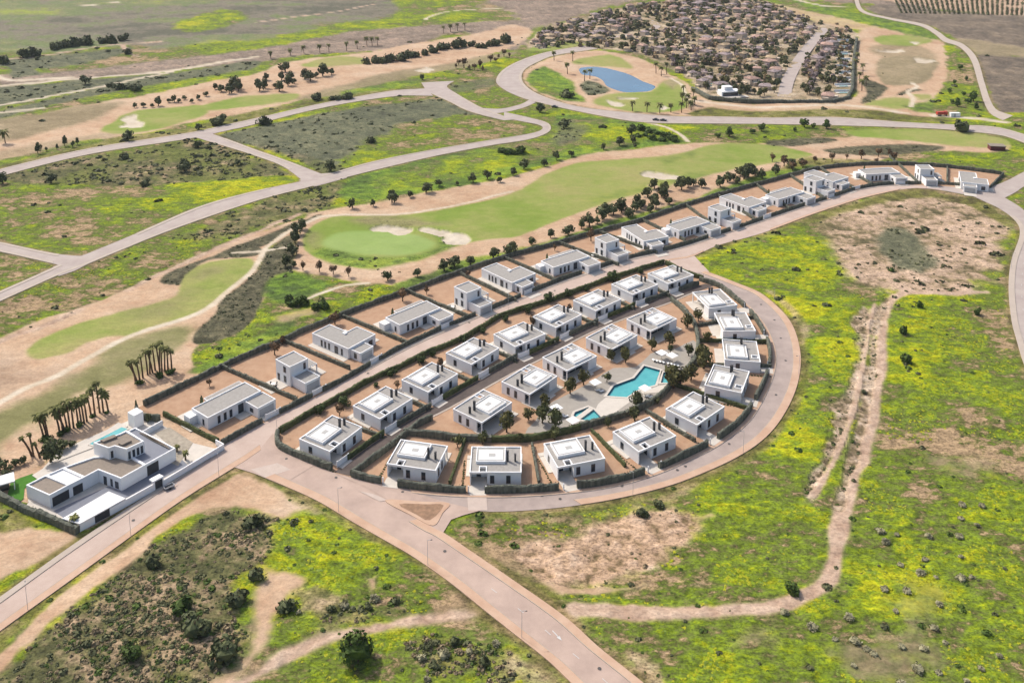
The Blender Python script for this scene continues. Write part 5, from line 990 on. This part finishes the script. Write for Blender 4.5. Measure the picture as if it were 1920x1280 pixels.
trees('622,187 634,187 646,186 656,185 205,163 215,165 225,168 240,168 250,170 258,170', 3.2, 'bdark', 'low green tree beside a pale far track', 'low clumps beside the far tracks', .8)
trees('855,128 870,128 880,130 890,131 900,129 905,133 920,118 935,112 945,108 955,110 860,122 930,120', 2.2, 'brown', 'small dark tree left of the boulevard bend', 'small trees left of the boulevard bend', 1.1)
trees('1790,158 1800,130 1812,150 1806,180 1795,200 1815,195 1825,190 1785,195 1830,205 1780,175', 2.4, 'green', 'small green tree beside the country road', 'small trees beside the country road')
# garden trees of the inner block
trees('1173,680 1094,721 1069,738 1022,763 1222,657 1146,676 991,787 950,810', 2.0, 'olive2', 'small olive tree on the poolside gravel', 'small trees on the poolside gravel', 1.2)
trees('1138,716 1041,806 1017,793 1257,661 1291,667 1194,764', 1.8, 'green2', 'leafy tree standing on the grey pool deck', 'trees on the pool deck', 1.25)
trees('1309,602 1326,641 1319,691 1289,614 1255,647 1275,722 1296,712 1262,728', 2.4, 'olive2', 'bushy olive-brown tree right of the pool', 'garden trees right of the pool', 1.05)
trees('858,838 905,832 1040,824 975,828 1232,757 1140,800 1190,788', 1.8, 'green2', 'small green tree by the curved hedge', 'small trees by the curved hedge')
trees('600,774 645,760 705,725 735,703 790,680 812,668 868,640 905,624 948,602 990,586 1030,566 1065,556 1100,545 1150,528 1200,512 1238,497', 1.75, 'hedgy', 'rounded green shrub tree in the long street hedge', 'shrub trees in the street hedge', .85)
trees('637,780 745,730 826,692 905,655 998,614 1068,582', 1.6, 'brown', 'small russet tree in a middle row garden', 'russet trees of the middle row', 1.05)
trees('393,724 515,665 530,645 628,608 755,565 800,552 878,520 1040,470 1108,452', 1.6, 'brown', 'small russet tree in a back row garden', 'russet trees of the back row', 1.1)
GB = PX('1650,998 1682,1005 1660,1018 1740,1006 1800,1006 1830,985 1806,946 1842,950 1802,974 1735,1050 1800,1046 1725,1076 1755,1083 1803,1086 1822,1084 1660,1108 1702,1110 1680,1146 1592,1160 1522,1176 1566,1200 1600,1202 1626,1216 1601,1246 1640,1226 1692,1214 1730,1216 1772,1204 1750,1180 1840,1252 1872,1226 1722,1256 1762,1262 1690,1284 1812,1276 1470,1150 1760,1130 1690,1060')
for i, p in enumerate(sorted(GB)): tree(p, rng.uniform(.8, 1.5), 'bgrey', 'low grey-brown bush in the lower right meadow, %s from the left' % ORD[i], 'grey-brown bushes of the lower right meadow', .6, 'bush', 'bush')
GB = PX('800,1216 832,1230 790,1238 852,1202 816,1252 800,1274 622,1142 648,1136 702,1122 742,1128 880,1222 905,1240 930,1205 560,1150 690,1140')
for i, p in enumerate(sorted(GB)): tree(p, rng.uniform(.8, 1.5), 'bdark' if i % 2 else 'bgrey', 'low dark bush left of the diagonal road, %s from the left' % ORD[i], 'bushes left of the diagonal road', .8, 'bush', 'bush')
tree((96, 866), 3.0, 'dark', 'dark bushy tree behind the white terrace of the corner house', None, 1.2); tree((278, 790), 1.2, 'dark', 'small dark tree beside the white garden room', None, 1.5)
trees('118,842 135,836 20,880 45,868 0,880 8,893 30,872', 1.6, 'dark', 'dark shrub on the sand behind the corner house', 'shrubs behind the corner house', .8)
# near single bushes
for px, rad, hs, kd, lab in (((669, 1236), 4.0, 1.25, 'green', 'big leafy green bush tree at the bottom of the picture, left of the diagonal road'), ((538, 1140), 2.3, .75, 'dark', 'round almost black bush alone on the sandy track, lower left'), ((479, 1088), 2.6, .7, 'dark', 'dark round bush at the edge of the brown scrub, upper of two'), ((445, 1133), 3.2, .7, 'dark', 'dark spreading bush at the edge of the brown scrub, lower of two'),
    ((474, 985), 2.8, .8, 'dark', 'dark bush at the top right corner of the brown scrub'), ((425, 1232), 4.2, .8, 'dark', 'large dark bush at the lower right end of the brown scrub'), ((365, 1190), 4.0, .8, 'dark', 'large grey-dark bush inside the brown scrub, lower part'), ((340, 1145), 2.8, .7, 'green', 'greenish bush inside the brown scrub near the middle'), ((285, 1060), 2.6, .7, 'dark', 'dark bush in the upper middle of the brown scrub'), ((250, 1232), 3.0, .7, 'green', 'green-dark bush in the lower left of the brown scrub'),
    ((1237, 947), 1.9, .55, 'dark', 'dark low bush just below the ring road on the right'), ((1203, 962), 2.2, .5, 'dark', 'low brown-dark bush left of the one below the ring road'), ((1700, 682), 2.4, 1.0, 'green', 'young dark green tree in the right meadow, largest of the four'), ((1692, 626), 1.8, 1.1, 'green', 'young tree in the right meadow just above the largest'), ((1723, 578), 1.8, 1.1, 'green', 'young tree at the top left of the right meadow'), ((1832, 589), 1.9, 1.1, 'green', 'young tree at the top right of the right meadow'), ((1488, 1110), 2.4, .9, 'green', 'green bush on the bend of the dirt track'), ((1672, 510), 1.8, .7, 'green', 'round green bush on the stony ground, right'), ((1620, 735), 1.4, .6, 'dark', 'small dark bush on the gully edge by the dirt track')):
    tree(px, rad * (.85 if px[0] != 669 else 1), 'b' + kd if px[0] != 669 else 'bigbush', lab, None, hs * 1.15 if px[0] != 669 else 1.1, 'bush', 'bush')
# cypresses
cyp = leafcloud('crown', 'leaf', 260, .55, 2.6, 3.0, .16, 5, 10, .8); cyt = MB().cone((0, 0, -.1), .1, (0, 0, .8), .08, 6).mesh('trunk', M['bark'])
def cypress(p, s, lab):
    e = empty('cypress', (*p, .05), 0, lab, 'cypress', 'slim cypresses beside the long villas'); link('crown', cyp, e).scale = (s, s, s); link('trunk', cyt, e)
for k, q, a, idx in NORTHV:
    if k == 'L': o = rot2((4.4, 9.6), a); cypress((q[0] + o[0], q[1] + o[1]), 1.12, 'slim dark cypress behind the %s long villa of the back row' % ORD[idx])
cypress(U(256, 768), .7, 'small dark cypress beside the white garden room of the corner house')
# palms
def palm_crown(seed, nfr=24):
    g = random.Random(seed); mb = MB()
    for i in range(nfr):
        a = i * 2.4 + g.random() * .5; up = g.uniform(-.5, 1.1); L = g.uniform(1.1, 1.7); d = Vector((math.cos(a), math.sin(a), 0)); s = Vector((-d.y, d.x, 0)); pts = []
        for t in (0, .35, .7, 1): pts.append(d * (L * t) + Vector((0, 0, L * (up * t - 1.0 * t * t))))
        b0 = len(mb.v)
        for t, p in zip((0, .35, .7, 1), pts):
            w_ = (.08, .34, .30, .05)[(0, .35, .7, 1).index(t)]; mb.v += [tuple(p + s * w_ - Vector((0, 0, w_ * .5))), tuple(p), tuple(p - s * w_ - Vector((0, 0, w_ * .5)))]
        for r_ in range(3):
            o = b0 + 3 * r_; mb.f += [(o, o + 1, o + 4, o + 3), (o + 1, o + 2, o + 5, o + 4)]
    return mb.mesh('fronds', M['frond'])
PC = [palm_crown(i) for i in range(4)]
def palm(base, top, lab, grp, cs_=1.):
    x, y = U(*base); zz = ground_z(x, y); sc_ = (base[1] + 276) / 168.; h = max(1.6, (base[1] - top[1]) / sc_ / .985); dx = (top[0] - base[0]) / sc_
    e = empty('palm', (x, y, zz), 0, lab, 'palm', grp); mb = MB(); bend = rng.uniform(-.3, .3); p0 = Vector((0, 0, -.2))
    for t in (.33, .66, 1): p1 = Vector((dx * t ** 1.3, bend * t * t * h * .1, h * t)); mb.cone(p0, .32 - .1 * (t - .33), p1, .30 - .1 * t, 6); p0 = p1
    mb.obj('trunk', M['palmtrunk'], e); o = link('fronds', PC[rng.integers(0, 4)], e, tuple(p0), rng.uniform(0, 6.28)); s = cs_ * rng.uniform(.85, 1.15); o.scale = (s, s, s)
def palms(s, lab, grp, cs_=1.):
    v = PX(s); v = sorted(zip(v[::2], v[1::2]))
    for i, (b_, t) in enumerate(v): palm(b_, t, lab + (', %s from the left' % ORD[i] if len(v) > 1 else ''), grp, cs_)
palms('257,713 242,676 262,711 258,672 268,707 266,663 277,701 275,652 281,699 284,650 291,693 288,642 300,698 296,640 304,702 305,645 309,695 312,648 299,690 303,637 322,691 322,653 315,693 316,646 254,712 247,672 286,697 279,656', 'tall thin palm in the group behind the hedge', 'right palm group', .8)
palms('82,818 72,772 90,816 84,768 87,814 79,776 112,808 104,758 118,807 113,755 126,803 121,762 131,801 128,747 138,800 136,752 147,797 145,742 153,796 150,751 163,789 160,739 171,779 166,733 178,777 176,722 187,772 183,712 194,772 192,728 203,770 198,733 122,806 108,766 158,793 154,744', 'shaggy palm in the group behind the corner house', 'left palm group', 1.1)
trees('86,824 112,813 126,806 150,797 173,781 200,774 262,716 300,704 320,697', 1.3, 'bgreen', 'low green shrub at the foot of the palms', 'shrubs under the palms', .8)
palms('60,853 43,815 63,854 58,808 75,857 66,828', 'bare leaning palm at the end of the grove', 'leaning palms', .6)
palms('130,988 140,966', 'short palm inside the front corner wall of the corner house', None, 1.0); palms('348,862 348,845', 'taller small palm in the pale gravel garden', None, .8); palms('332,846 332,834', 'smaller palm in the pale gravel garden', None, .7)
palms('1186,208 1186,190 1213,210 1213,192 1237,213 1237,194 1258,210 1257,194 1278,210 1277,190 1096,152 1096,132 1106,148 1106,130 1064,138 1063,118 1074,116 1073,97 1039,115 1038,98 1230,138 1229,118 1240,143 1239,125 1250,140 1249,118 1280,195 1279,172 1282,180 1281,160', 'slender palm near the blue pond', 'palms round the pond', 1.6)
palms('508,110 507,97 545,105 544,93 570,102 569,88 600,100 599,85 650,96 650,80 670,92 669,77 688,86 687,70 698,86 697,70 708,85 707,70 832,62 831,48 845,60 844,46 858,58 857,44 872,57 871,43 617,99 616,84 1616,170 1615,150 1612,155 1611,135 1605,130 1604,112 1618,140 1617,120 1608,118 1607,100 1624,160 1623,142', 'slender far palm on the upper golf course', 'far palms', 1.6)
palms('1287,200 1286,182 1290,193 1289,175 1296,205 1295,188 1303,196 1302,180 1300,185 1299,165', 'palm at the lower left corner of the far village', 'palms at the village corner', 1.7)
palms('10,268 8,245', 'lone palm at the left edge of the upper sand', None, 2.2)
# scattered low shrubs and tufts: nobody could count them
def tuft(n, seed, s=.3):
    g = np.random.default_rng(seed); P = g.normal(size=(n, 3)); P /= np.linalg.norm(P, axis=1)[:, None]; P[:, 2] = np.abs(P[:, 2]); no = P + g.normal(size=(n, 3)) * .4; P = P * g.uniform(.55, 1, (n, 1)) * (1, 1, .8)
    u = np.cross(no, g.normal(size=(n, 3))); u /= np.linalg.norm(u, axis=1)[:, None]; v = np.cross(no / np.linalg.norm(no, axis=1)[:, None], u); z = s * g.uniform(.7, 1.3, (n, 1))
    return np.stack([P - u * z - v * z, P + u * z - v * z * .7, P + u * z * .7 + v * z, P - u * z * .8 + v * z * .8], 1).reshape(-1, 3)
TF = [tuft(30, i, .3) for i in range(4)]; TS = [tuft(11, 20 + i, .45) for i in range(4)]
def scatter(name, P, S, m, T, hz=.75, kind='stuff'):
    if not len(P): return
    V = []
    for j in range(len(P)):
        a = rng.uniform(0, 6.28); c_, s_ = math.cos(a), math.sin(a); t = T[j % 4] * S[j]
        V.append(np.stack([t[:, 0] * c_ - t[:, 1] * s_ + P[j][0], t[:, 0] * s_ + t[:, 1] * c_ + P[j][1], t[:, 2] * hz + P[j][2] - .05], 1))
    V = np.concatenate(V); me = fast_mesh(name, V, np.arange(len(V)).reshape(-1, 4), [M[m]], None, False); tag(link(name, me), kind=kind)
DEN = {'scrubland': .8, 'grey_scrubland': .14, 'meadow': .012, 'road_verge': .05, 'stony_ground': .06, 'gully': .28, 'dirt_track': .012, 'speckled_sand': .08, 'lush_grass': .012, 'planting_bed': .45, 'sand': .0006, 'far_field': .0012, 'dry_grass': .006, 'ploughed_field': .002, 'bare_earth': .004}
dv = np.array([DEN.get(c, 0) for c in CN])
N_ = 900000; r_ = np.sqrt(rng.uniform(160 ** 2, 900 ** 2, N_)); a_ = rng.uniform(R(-34), R(34), N_)
keep = rng.uniform(0, 1, N_) < .22 + .78 * (r_ < 420); r_, a_ = r_[keep], a_[keep]
ii = np.clip(np.round((1 / r_ - 1 / 150.) / (1 / 1500. - 1 / 150.) * (NRr - 1)).astype(int), 0, NRr - 1); jj = np.clip(np.round((a_ + R(36)) / R(72) * (NA - 1)).astype(int), 0, NA - 1); gi = ii * NA + jj
area = .5 * R(68) * (900 ** 2 - 160 ** 2); pr = dv[cls[gi]] * area / N_ * (.35 + 1.4 * sstep(.42, .62, nB[gi])) * np.where(r_ < 420, 1, 1.6) / np.clip(r_ / 300, .8, 4) ** 1.6
ok = (rng.uniform(0, 1, len(r_)) < pr) & (flatd[gi] > 1.2); r_, a_, gi = r_[ok], a_[ok], gi[ok]
X, Y = r_ * np.sin(a_), r_ * np.cos(a_); S = np.clip(rng.lognormal(-.62, .5, len(X)), .22, 1.6) * np.clip(r_ / 330, .9, 2.2); cl_ = cls[gi]
S = np.where(np.isin(cl_, [CN.index('scrubland'), CN.index('grey_scrubland')]), S * .74, np.where(np.isin(cl_, [CN.index('speckled_sand'), CN.index('gully'), CN.index('sand')]), S * .6, np.where(cl_ == CN.index('planting_bed'), S * .5, S)))
PT = np.stack([X, Y, GZ[gi]], 1); pick = rng.uniform(0, 1, len(X)); scrubby = np.isin(cl_, [CN.index(c) for c in ('scrubland', 'grey_scrubland', 'stony_ground', 'gully', 'speckled_sand', 'planting_bed', 'bare_earth', 'ploughed_field')])
nr = r_ < 330
g1 = np.where(scrubby, pick < .78, pick > .6)
hb_ = g1 & nr & (pick < .3); scatter('scrub_bushes', PT[hb_], S[hb_], 'leafdry', TF); g0 = g1; scatter('scrub_bushes', PT[g1 & nr & ~hb_], S[g1 & nr & ~hb_], 'leafgrey', TF); scatter('scrub_bushes', PT[g1 & ~nr], S[g1 & ~nr], 'leafgrey', TS)
scatter('green_bushes', PT[~g1 & nr], S[~g1 & nr], 'leaf3', TF, .6); scatter('green_bushes', PT[~g1 & ~nr], S[~g1 & ~nr], 'leaf', TS, .7)
# clumps of yellow wild flowers in the meadows
a_ = rng.uniform(R(-34), R(34), 500000); r_ = np.sqrt(rng.uniform(160 ** 2, 430 ** 2, 500000))
ii = np.clip(np.round((1 / r_ - 1 / 150.) / (1 / 1500. - 1 / 150.) * (NRr - 1)).astype(int), 0, NRr - 1); jj = np.clip(np.round((a_ + R(36)) / R(72) * (NA - 1)).astype(int), 0, NA - 1); gi = ii * NA + jj
ok = (cls[gi] == CN.index('meadow')) & (flatd[gi] > 1.5) & (rng.uniform(0, 1, len(r_)) < .2 * sstep(.5, .66, nE[gi])); r_, a_, gi = r_[ok], a_[ok], gi[ok]
PT = np.stack([r_ * np.sin(a_), r_ * np.cos(a_), GZ[gi]], 1); S = rng.uniform(.22, .6, len(PT)); pk = rng.uniform(0, 1, len(PT)) < .5
pk = pk | (rng.uniform(0, 1, len(PT)) < .4); scatter('wild_flowers', PT[pk], S[pk], 'flower', TS, .25); scatter('wild_grass', PT[~pk], S[~pk], 'grassy', TS, .3)
# vineyard rows
vp = []
for k in range(34):
    a, b_ = np.array(U(1690 + k * 9, 24 + k * .2)), np.array(U(1660 + k * 10.5, -40)); nn = int(np.hypot(*(b_ - a)) / 6)
    for t in np.linspace(0, 1, nn): q = a + (b_ - a) * t; vp.append((q[0], q[1], 0))
vp = np.array(vp); scatter('vineyard_rows', vp, rng.uniform(1.1, 1.7, len(vp)), 'leafgrey', TS, .9)
# pale rocks along the gully and slopes
rk = leafcloud('rock', 'rock', 1, .5, .3, .1, .05, 3, 3, 1.0)
# ---------------------------------------------------------------- pond
c = np.mean(POND, 0); tag(MB().sheet([(p[0], p[1]) for p in POND], -.45).obj('pond', M['lake']), kind='structure')

# ---------------------------------------------------------------- the far village
VIL = UP(PX('992,90 1015,62 1080,36 1160,20 1300,-2 1420,4 1516,40 1600,62 1597,120 1582,184 1480,186 1345,180 1310,163 1296,148 1205,100 1100,88'))
STREETS = [UP(PX('1140,72 1200,62 1232,50 1215,38 1190,34')), UP(PX('1470,182 1478,150 1500,110 1530,72 1548,52')), UP(PX('1548,52 1510,44 1480,42'))]
patch_m = []
for P, wd in zip(STREETS, (7, 9, 6)):
    P = resample(smooth(P, 5), 24); T = np.gradient(P, axis=0); T /= np.hypot(*T.T)[:, None]; Nn = np.c_[-T[:, 1], T[:, 0]]; mb = MB(); ribbon(mb, P - Nn * wd / 2, P + Nn * wd / 2, .12); o = mb.obj('village_street', M['asphalt_left']); tag(o, kind='structure')
def town_house(k):
    g = random.Random(k); w_, d_ = g.uniform(8, 12), g.uniform(7, 10); h = 5.6 if k % 3 else 3.4
    def hip(x0, x1, y0, y1, z, e, rise):
        mb = MB(); x0 -= e; x1 += e; y0 -= e; y1 += e; cx0, cx1 = (x0 + (y1 - y0) * .42, x1 - (y1 - y0) * .42) if x1 - x0 > y1 - y0 else ((x0 + x1) / 2 - .3, (x0 + x1) / 2 + .3); cy = (y0 + y1) / 2
        mb.v = [(x0, y0, z), (x1, y0, z), (x1, y1, z), (x0, y1, z), (cx0, cy, z + rise), (cx1, cy, z + rise), (x0, y0, z - .2), (x1, y0, z - .2), (x1, y1, z - .2), (x0, y1, z - .2)]
        mb.f = [(0, 1, 5, 4), (1, 2, 5), (2, 3, 4, 5), (3, 0, 4), (0, 6, 7, 1), (1, 7, 8, 2), (2, 8, 9, 3), (3, 9, 6, 0), (9, 8, 7, 6)]; return mb
    x, y = w_ / 2, d_ / 2; wl = MB().box(-x, x, -y, y, -.3, h).box(x + .003, x + 4, -y * .7, y * .5, -.3, 3).box(-x * .6, x * .3, -y - 3.2, -y - .003, -.3, 3.1).box(-x - 2.5, -x - .003, -y * .3, y * .8, -.3, 2.2)
    rf = hip(-x, x, -y, y, h, .4, 1.6); r2 = hip(x + .01, x + 4, -y * .7, y * .5, 3, .3, .9); b0 = len(rf.v); rf.v += r2.v; rf.f += [tuple(i + b0 for i in f) for f in r2.f]
    ws = []
    for z in ([.9, 3.6] if h > 4 else [.9]):
        for xx in (-x * .5, x * .45): ws.append((xx, -y - .004, z, 0))
    return wl.mesh('walls', M['town_wall']), rf.mesh('roof', M['roof_tile']), ws, MB().box(-.3, .3, -.3, .3, h + .6, h + 2.2).mesh('chimney', M['town_wall'])
TH = [town_house(k) for k in range(6)]; twm = MB().box(-.5, .5, -.06, .05, 0, 1.3).mesh('window', M['glass'])
V0 = np.array(VIL); x0, y0 = V0.min(0); x1, y1 = V0.max(0); pts = []; tries = 0
VH = {}
def street_d(p): return min(float(segdist(np.array([p[0]]), np.array([p[1]]), S_, False)[0]) for S_ in STREETS)
while len(pts) < 225 and tries < 16000:
    tries += 1; p = (rng.uniform(x0, x1), rng.uniform(y0, y1))
    if not inside(np.array([p[0]]), np.array([p[1]]), VIL)[0] or street_d(p) < 11: continue
    if fbm(np.array([p[0]]), np.array([p[1]]), 38, 2, 7)[0] < .42 or float(segdist(np.array([p[0]]), np.array([p[1]]), [U(1384, 178), U(1360, 178)], False)[0]) < 14 or p[0] / p[1] > .335: continue
    if all((p[0] - q[0]) ** 2 + (p[1] - q[1]) ** 2 > 13.5 ** 2 for q in pts): pts.append(p)
for i, p in enumerate(sorted(pts, key=lambda q: q[1])):
    wl, rf, ws, chm = TH[i % 6]; near_ = p[1] < 760; right_ = p[0] > 175 + (p[1] - 620) * .2
    zone = 'front' if p[1] < 740 else 'middle' if p[1] < 860 else 'far side'; lat = 'left' if p[0] < 75 + (p[1] - 620) * .12 else 'right' if p[0] > 190 + (p[1] - 620) * .12 else 'centre'; rk_ = rng.integers(0, 3)
    e = empty('village_house', (*p, .0), R(rng.choice([38, 52, 128, 15, 70]) + rng.uniform(-6, 6)), '%s village house with %s tile roof, %s of the village' % ('two-storey' if i % 6 % 3 else 'low', ('pinkish', 'greyish', 'straw-coloured')[rk_], zone), 'house', 'village houses on the ' + zone)
    VH.setdefault(e['label'], []).append(e)
    rf = rf.copy() if (i % 6, rk_) not in gkey else gkey[(i % 6, rk_)]
    if (i % 6, rk_) not in gkey: rf.materials[0] = M[('roof_pink', 'roof_grey', 'roof_straw')[rk_]]; gkey[(i % 6, rk_)] = rf
    sz_ = rng.uniform(.5, .9); e.scale = (sz_, sz_ * rng.uniform(.9, 1.1), sz_)
    link('walls', wl, e); o = link('roof', rf, e)
    if p[1] < 860: link('chimney', chm, o, (0, 1.2, 0))
    if p[1] < 800:
        for x, y, z, a in ws: link('window', twm, e, (x, y, z), a)
for lb, L in VH.items():
    for i, e in enumerate(sorted(L, key=lambda o: o.location.x / o.location.y)): e['label'] = lb + ', %s from the left' % ORD[min(i, len(ORD) - 1)]
tp = []; tries = 0
while len(tp) < 900 and tries < 30000:
    tries += 1; p = (rng.uniform(x0, x1), rng.uniform(y0, y1))
    if inside(np.array([p[0]]), np.array([p[1]]), VIL)[0] and street_d(p) > 6 and all((p[0] - q[0]) ** 2 + (p[1] - q[1]) ** 2 > 25 for q in pts): tp.append(p)
tp = sorted(tp, key=lambda q: q[1]); ind = tp[:40]; rest = tp[40:]
for p in ind: tree(p, rng.uniform(1.9, 3.0), ['dark', 'olive', 'green2'][rng.integers(0, 3)], 'dense garden tree near the front of the village, %s nearest' % ORD[ind.index(p)], 'garden trees of the far village', 1.1, world=True)
for m_, sl in (('leafgrey', rest[::6]), ('leaflight', rest[1::6]), ('leafmauve', rest[2::6]), ('leafmix', rest[3::6]), ('leaftan', rest[4::6]), ('leafmix', rest[5::6])):
    P = np.array([(p[0], p[1], rng.uniform(1.6, 5)) for p in sl]); scatter('village_trees', P, rng.uniform(1.4, 2.7, len(P)), m_, TF, 1.0)
    scatter('village_trees', P * (1, 1, 0) + (0, 0, .2), rng.uniform(1.4, 2.6, len(P)), m_, TS, 1.3)
CR['mauve'] = [leafcloud('crown', 'leafmauve', 260, 1, .85, 1.2, .16, 900 + i, 8, .6) for i in range(3)]
for i, (x, y) in enumerate(PX('1557,72 1552,82 1549,92 1543,102 1540,112 1537,121 1534,131 1530,140 1528,149 1523,158 1521,167 1517,176 1560,66 1546,97')): tree((x, y), rng.uniform(2.2, 3.4), 'mauve', 'mauve-grey blossoming tree beside the village street, %s listed from the far end' % ORD[i], 'mauve trees of the village street', 1.0)
for i, y in enumerate(range(78, 186, 12)):
    x = 1584 - (y - 78) * .02; p = U(x, y); e = empty('garden_terrace', (p[0], p[1], .1), R(4), 'white walled garden terrace at the right edge of the village, %s from the far end' % ORD[i], 'terrace', 'white terraces at the village edge')
    MB().box(-6, 6, -2.2, 2.2, 0, .15).obj('paving', M['deckwhite'], e); MB().box(-6, 6, 2.25, 2.5, 0, 1.6).obj('wall', M['white'], e); MB().box(-3.5, 2.5, -1.4, .4, .153, .2).obj('pool', M['poolwater'], e)
wvl = empty('white_village_villa', (*U(1372, 178), 0), R(12), 'low white modern villa with a pale terrace at the near village corner', 'villa', None)
MB().box(-9, 5, -3.5, 4, 0, 3.4).box(-6, 0, -1, 4.2, 3.403, 6).obj('walls', M['white'], wvl); MB().box(-16, 9, -9, -3.6, 0, .25).obj('terrace', M['deckwhite'], wvl); MB().box(-8, 3, -3.56, -3.503, .3, 2.6).obj('glass_door', M['glass'], wvl); MB().box(-13, -10, -8, -4.5, .253, .3).obj('pool', M['poolwater'], wvl)
# small plants lining the garden paths of the villas
bpz = []
for i, (c, a) in enumerate(AV):
    if 9 <= i < 14: continue
    for y in np.arange(-8.6, 5, .95): o = rot2((-8.75 + rng.normal() * .06, y), a); bpz.append((c[0] + o[0], c[1] + o[1], .08))
bpz = np.array(bpz); scatter('border_plants', bpz, rng.uniform(.22, .4, len(bpz)), 'leaf3d', TS, .9)
# garden walls and pools at the near village edge
vw = UP(PX('1298,168 1330,186 1400,192 1480,194 1560,193 1590,186 1598,170 1600,120 1606,75')); mb = MB()
hedge(vw, 2.4, 2.2, 'long dark hedge wrapping the near edge of the far village', None)
for px, lab in (('1322,160 1334,157 1340,163 1328,166', 'turquoise garden pool at the left front corner of the far village'), ('1583,148 1592,147 1592,152 1583,153', 'turquoise garden pool at the right edge of the far village'), ('1345,172 1362,170 1366,174 1350,177', 'small garden pool behind the front hedge of the far village')):
    P = UP(PX(px)); c = np.mean(P, 0); e = empty('garden_pool', (c[0], c[1], .0), 0, lab, 'pool', None); L = [(p[0] - c[0], p[1] - c[1]) for p in P]; MB().prism(L, -.2, .25).obj('water', M['poolwater'], e); MB().rim([(x * 1.25, y * 1.25) for x, y in L], .6, -.2, .4).obj('rim', M['deckwhite'], e)
# ---------------------------------------------------------------- lamps, vehicles, small things
LC = {}
lp = MB().cone((0, 0, 0), .055, (0, 0, 6.5), .035, 6).mesh('pole', M['grille']); la = MB().box(-.04, .9, -.04, .04, 6.45, 6.53).mesh('arm', M['grille']); lh = MB().box(.7, 1.15, -.12, .12, 6.38, 6.447).mesh('lamp_head', M['dark'])
for i, (k, t, f, fl_) in enumerate((('street', .03, .97, 1), ('street', .09, .97, 1), ('street', .15, .97, 1), ('street', .20, .97, 1), ('street', .42, .95, 1), ('street', .55, .95, 1), ('diagonal_road', .3, .96, 1), ('diagonal_road', .55, .96, 1), ('diagonal_road', .8, .96, 1), ('ring_road', .2, .97, 1), ('ring_road', .4, .97, 1), ('ring_road', .6, .97, 1), ('ring_road', .75, .97, 1), ('eastern_road', .5, .95, 1))):
    p = along(k, t, f); q = along(k, t, .5); e = empty('street_lamp', (p[0], p[1], .1), math.atan2(q[1] - p[1], q[0] - p[0]), 'thin grey street lamp on the %s, %s along its kerb from the near end' % ({'street': 'main street', 'diagonal_road': 'diagonal road', 'ring_road': 'ring road', 'eastern_road': 'right-hand road'}[k], ORD[LC.setdefault(k, [-1]).__setitem__(0, LC[k][0] + 1) or LC[k][0]]), 'street lamp', 'street lamps'); link('pole', lp, e); link('arm', la, e); link('lamp_head', lh, e)
cb_ = MB().box(-2.1, 2.1, -.85, .85, .3, .85); cb_.v += [(-1.3, -.75, .853), (1.0, -.75, .853), (1.0, .75, .853), (-1.3, .75, .853), (-.9, -.65, 1.4), (.4, -.65, 1.4), (.4, .65, 1.4), (-.9, .65, 1.4)]; cb_.f += [tuple(8 + i for i in q) for q in ((4, 5, 6, 7), (0, 1, 5, 4), (1, 2, 6, 5), (2, 3, 7, 6), (3, 0, 4, 7))]
cbm = cb_.mesh('body', M['carpaint']); cg = MB().box(-.8, .35, -.68, .68, .9, 1.3).mesh('windows', M['glass']); cw = MB().cone((0, -.1, .32), .32, (0, .1, .32), .32, 10).mesh('wheel', M['rubber'])
def car(px, a, lab, body=None):
    p = U(*px); e = empty('parked_car', (p[0], p[1], .05), a, lab, 'car', 'cars on the far boulevard'); link('body', body or cbm, e); link('windows', cg, e)
    for x in (-1.3, 1.3):
        for y in (-.85, .85): link('wheel', cw, e, (x, y, 0))
for px, lab in (((1040, 201.5), 'dark car on the bend of the far boulevard'), ((1230, 226), 'dark car on the far boulevard, left one of two close together'), ((1244, 227), 'dark car on the far boulevard, right one of two close together')): car(px, R(-20), lab)
tk = empty('red_truck', (*U(1766, 217), .05), R(5), 'red construction truck beside the boulevard at the far right', 'truck'); MB().box(-3.5, 1.2, -1.2, 1.2, .9, 2.6).obj('tipper_body', M['red'], tk); MB().box(1.4, 3.2, -1.15, 1.15, .7, 2.8).obj('cab', M['red'], tk); MB().box(3.0, 3.25, -1, 1, 1.7, 2.6).obj('windscreen', M['glass'], tk)
for x in (-2.6, -1.4, 2.3):
    for y in (-1.15, 1.15): MB().cone((x, y - .15, .5), .5, (x, y + .15, .5), .5, 10).obj('wheel', M['rubber'], tk)
wv = empty('white_container', (*U(1790, 219), .05), R(2), 'long white site container right of the red truck', 'container'); MB().box(-3, 3, -1.2, 1.2, .1, 2.6).obj('body', M['white'], wv); MB().box(-1, 0, -1.26, -1.203, .15, 2.2).obj('door', M['grille'], wv)
sh = empty('dark_shed', (*U(1868, 281), .05), R(-8), 'low dark red shed beside the far fairway at the right', 'shed'); MB().box(-4, 4, -2.5, 2.5, 0, 2.6).obj('walls', mat('dark_red_board', (.12, .03, .03), .1, 1), sh); MB().box(-4.3, 4.3, -2.8, 2.8, 2.603, 2.85).obj('roof', M['deckdark'], sh)
# ---------------------------------------------------------------- haze
hb = MB().box(-2700, 2700, -500, 3500, -5, 172); hm = bpy.data.materials.new('haze_air'); hm.use_nodes = True; n = hm.node_tree; n.nodes.remove(n.nodes['Principled BSDF'])
pv_ = n.nodes.new('ShaderNodeVolumePrincipled'); pv_.inputs['Color'].default_value = (.86, .92, 1, 1); pv_.inputs['Density'].default_value = HAZE; pv_.inputs['Anisotropy'].default_value = .1
n.links.new(pv_.outputs[0], n.nodes['Material Output'].inputs['Volume']); tag(hb.obj('haze', hm), kind='stuff')
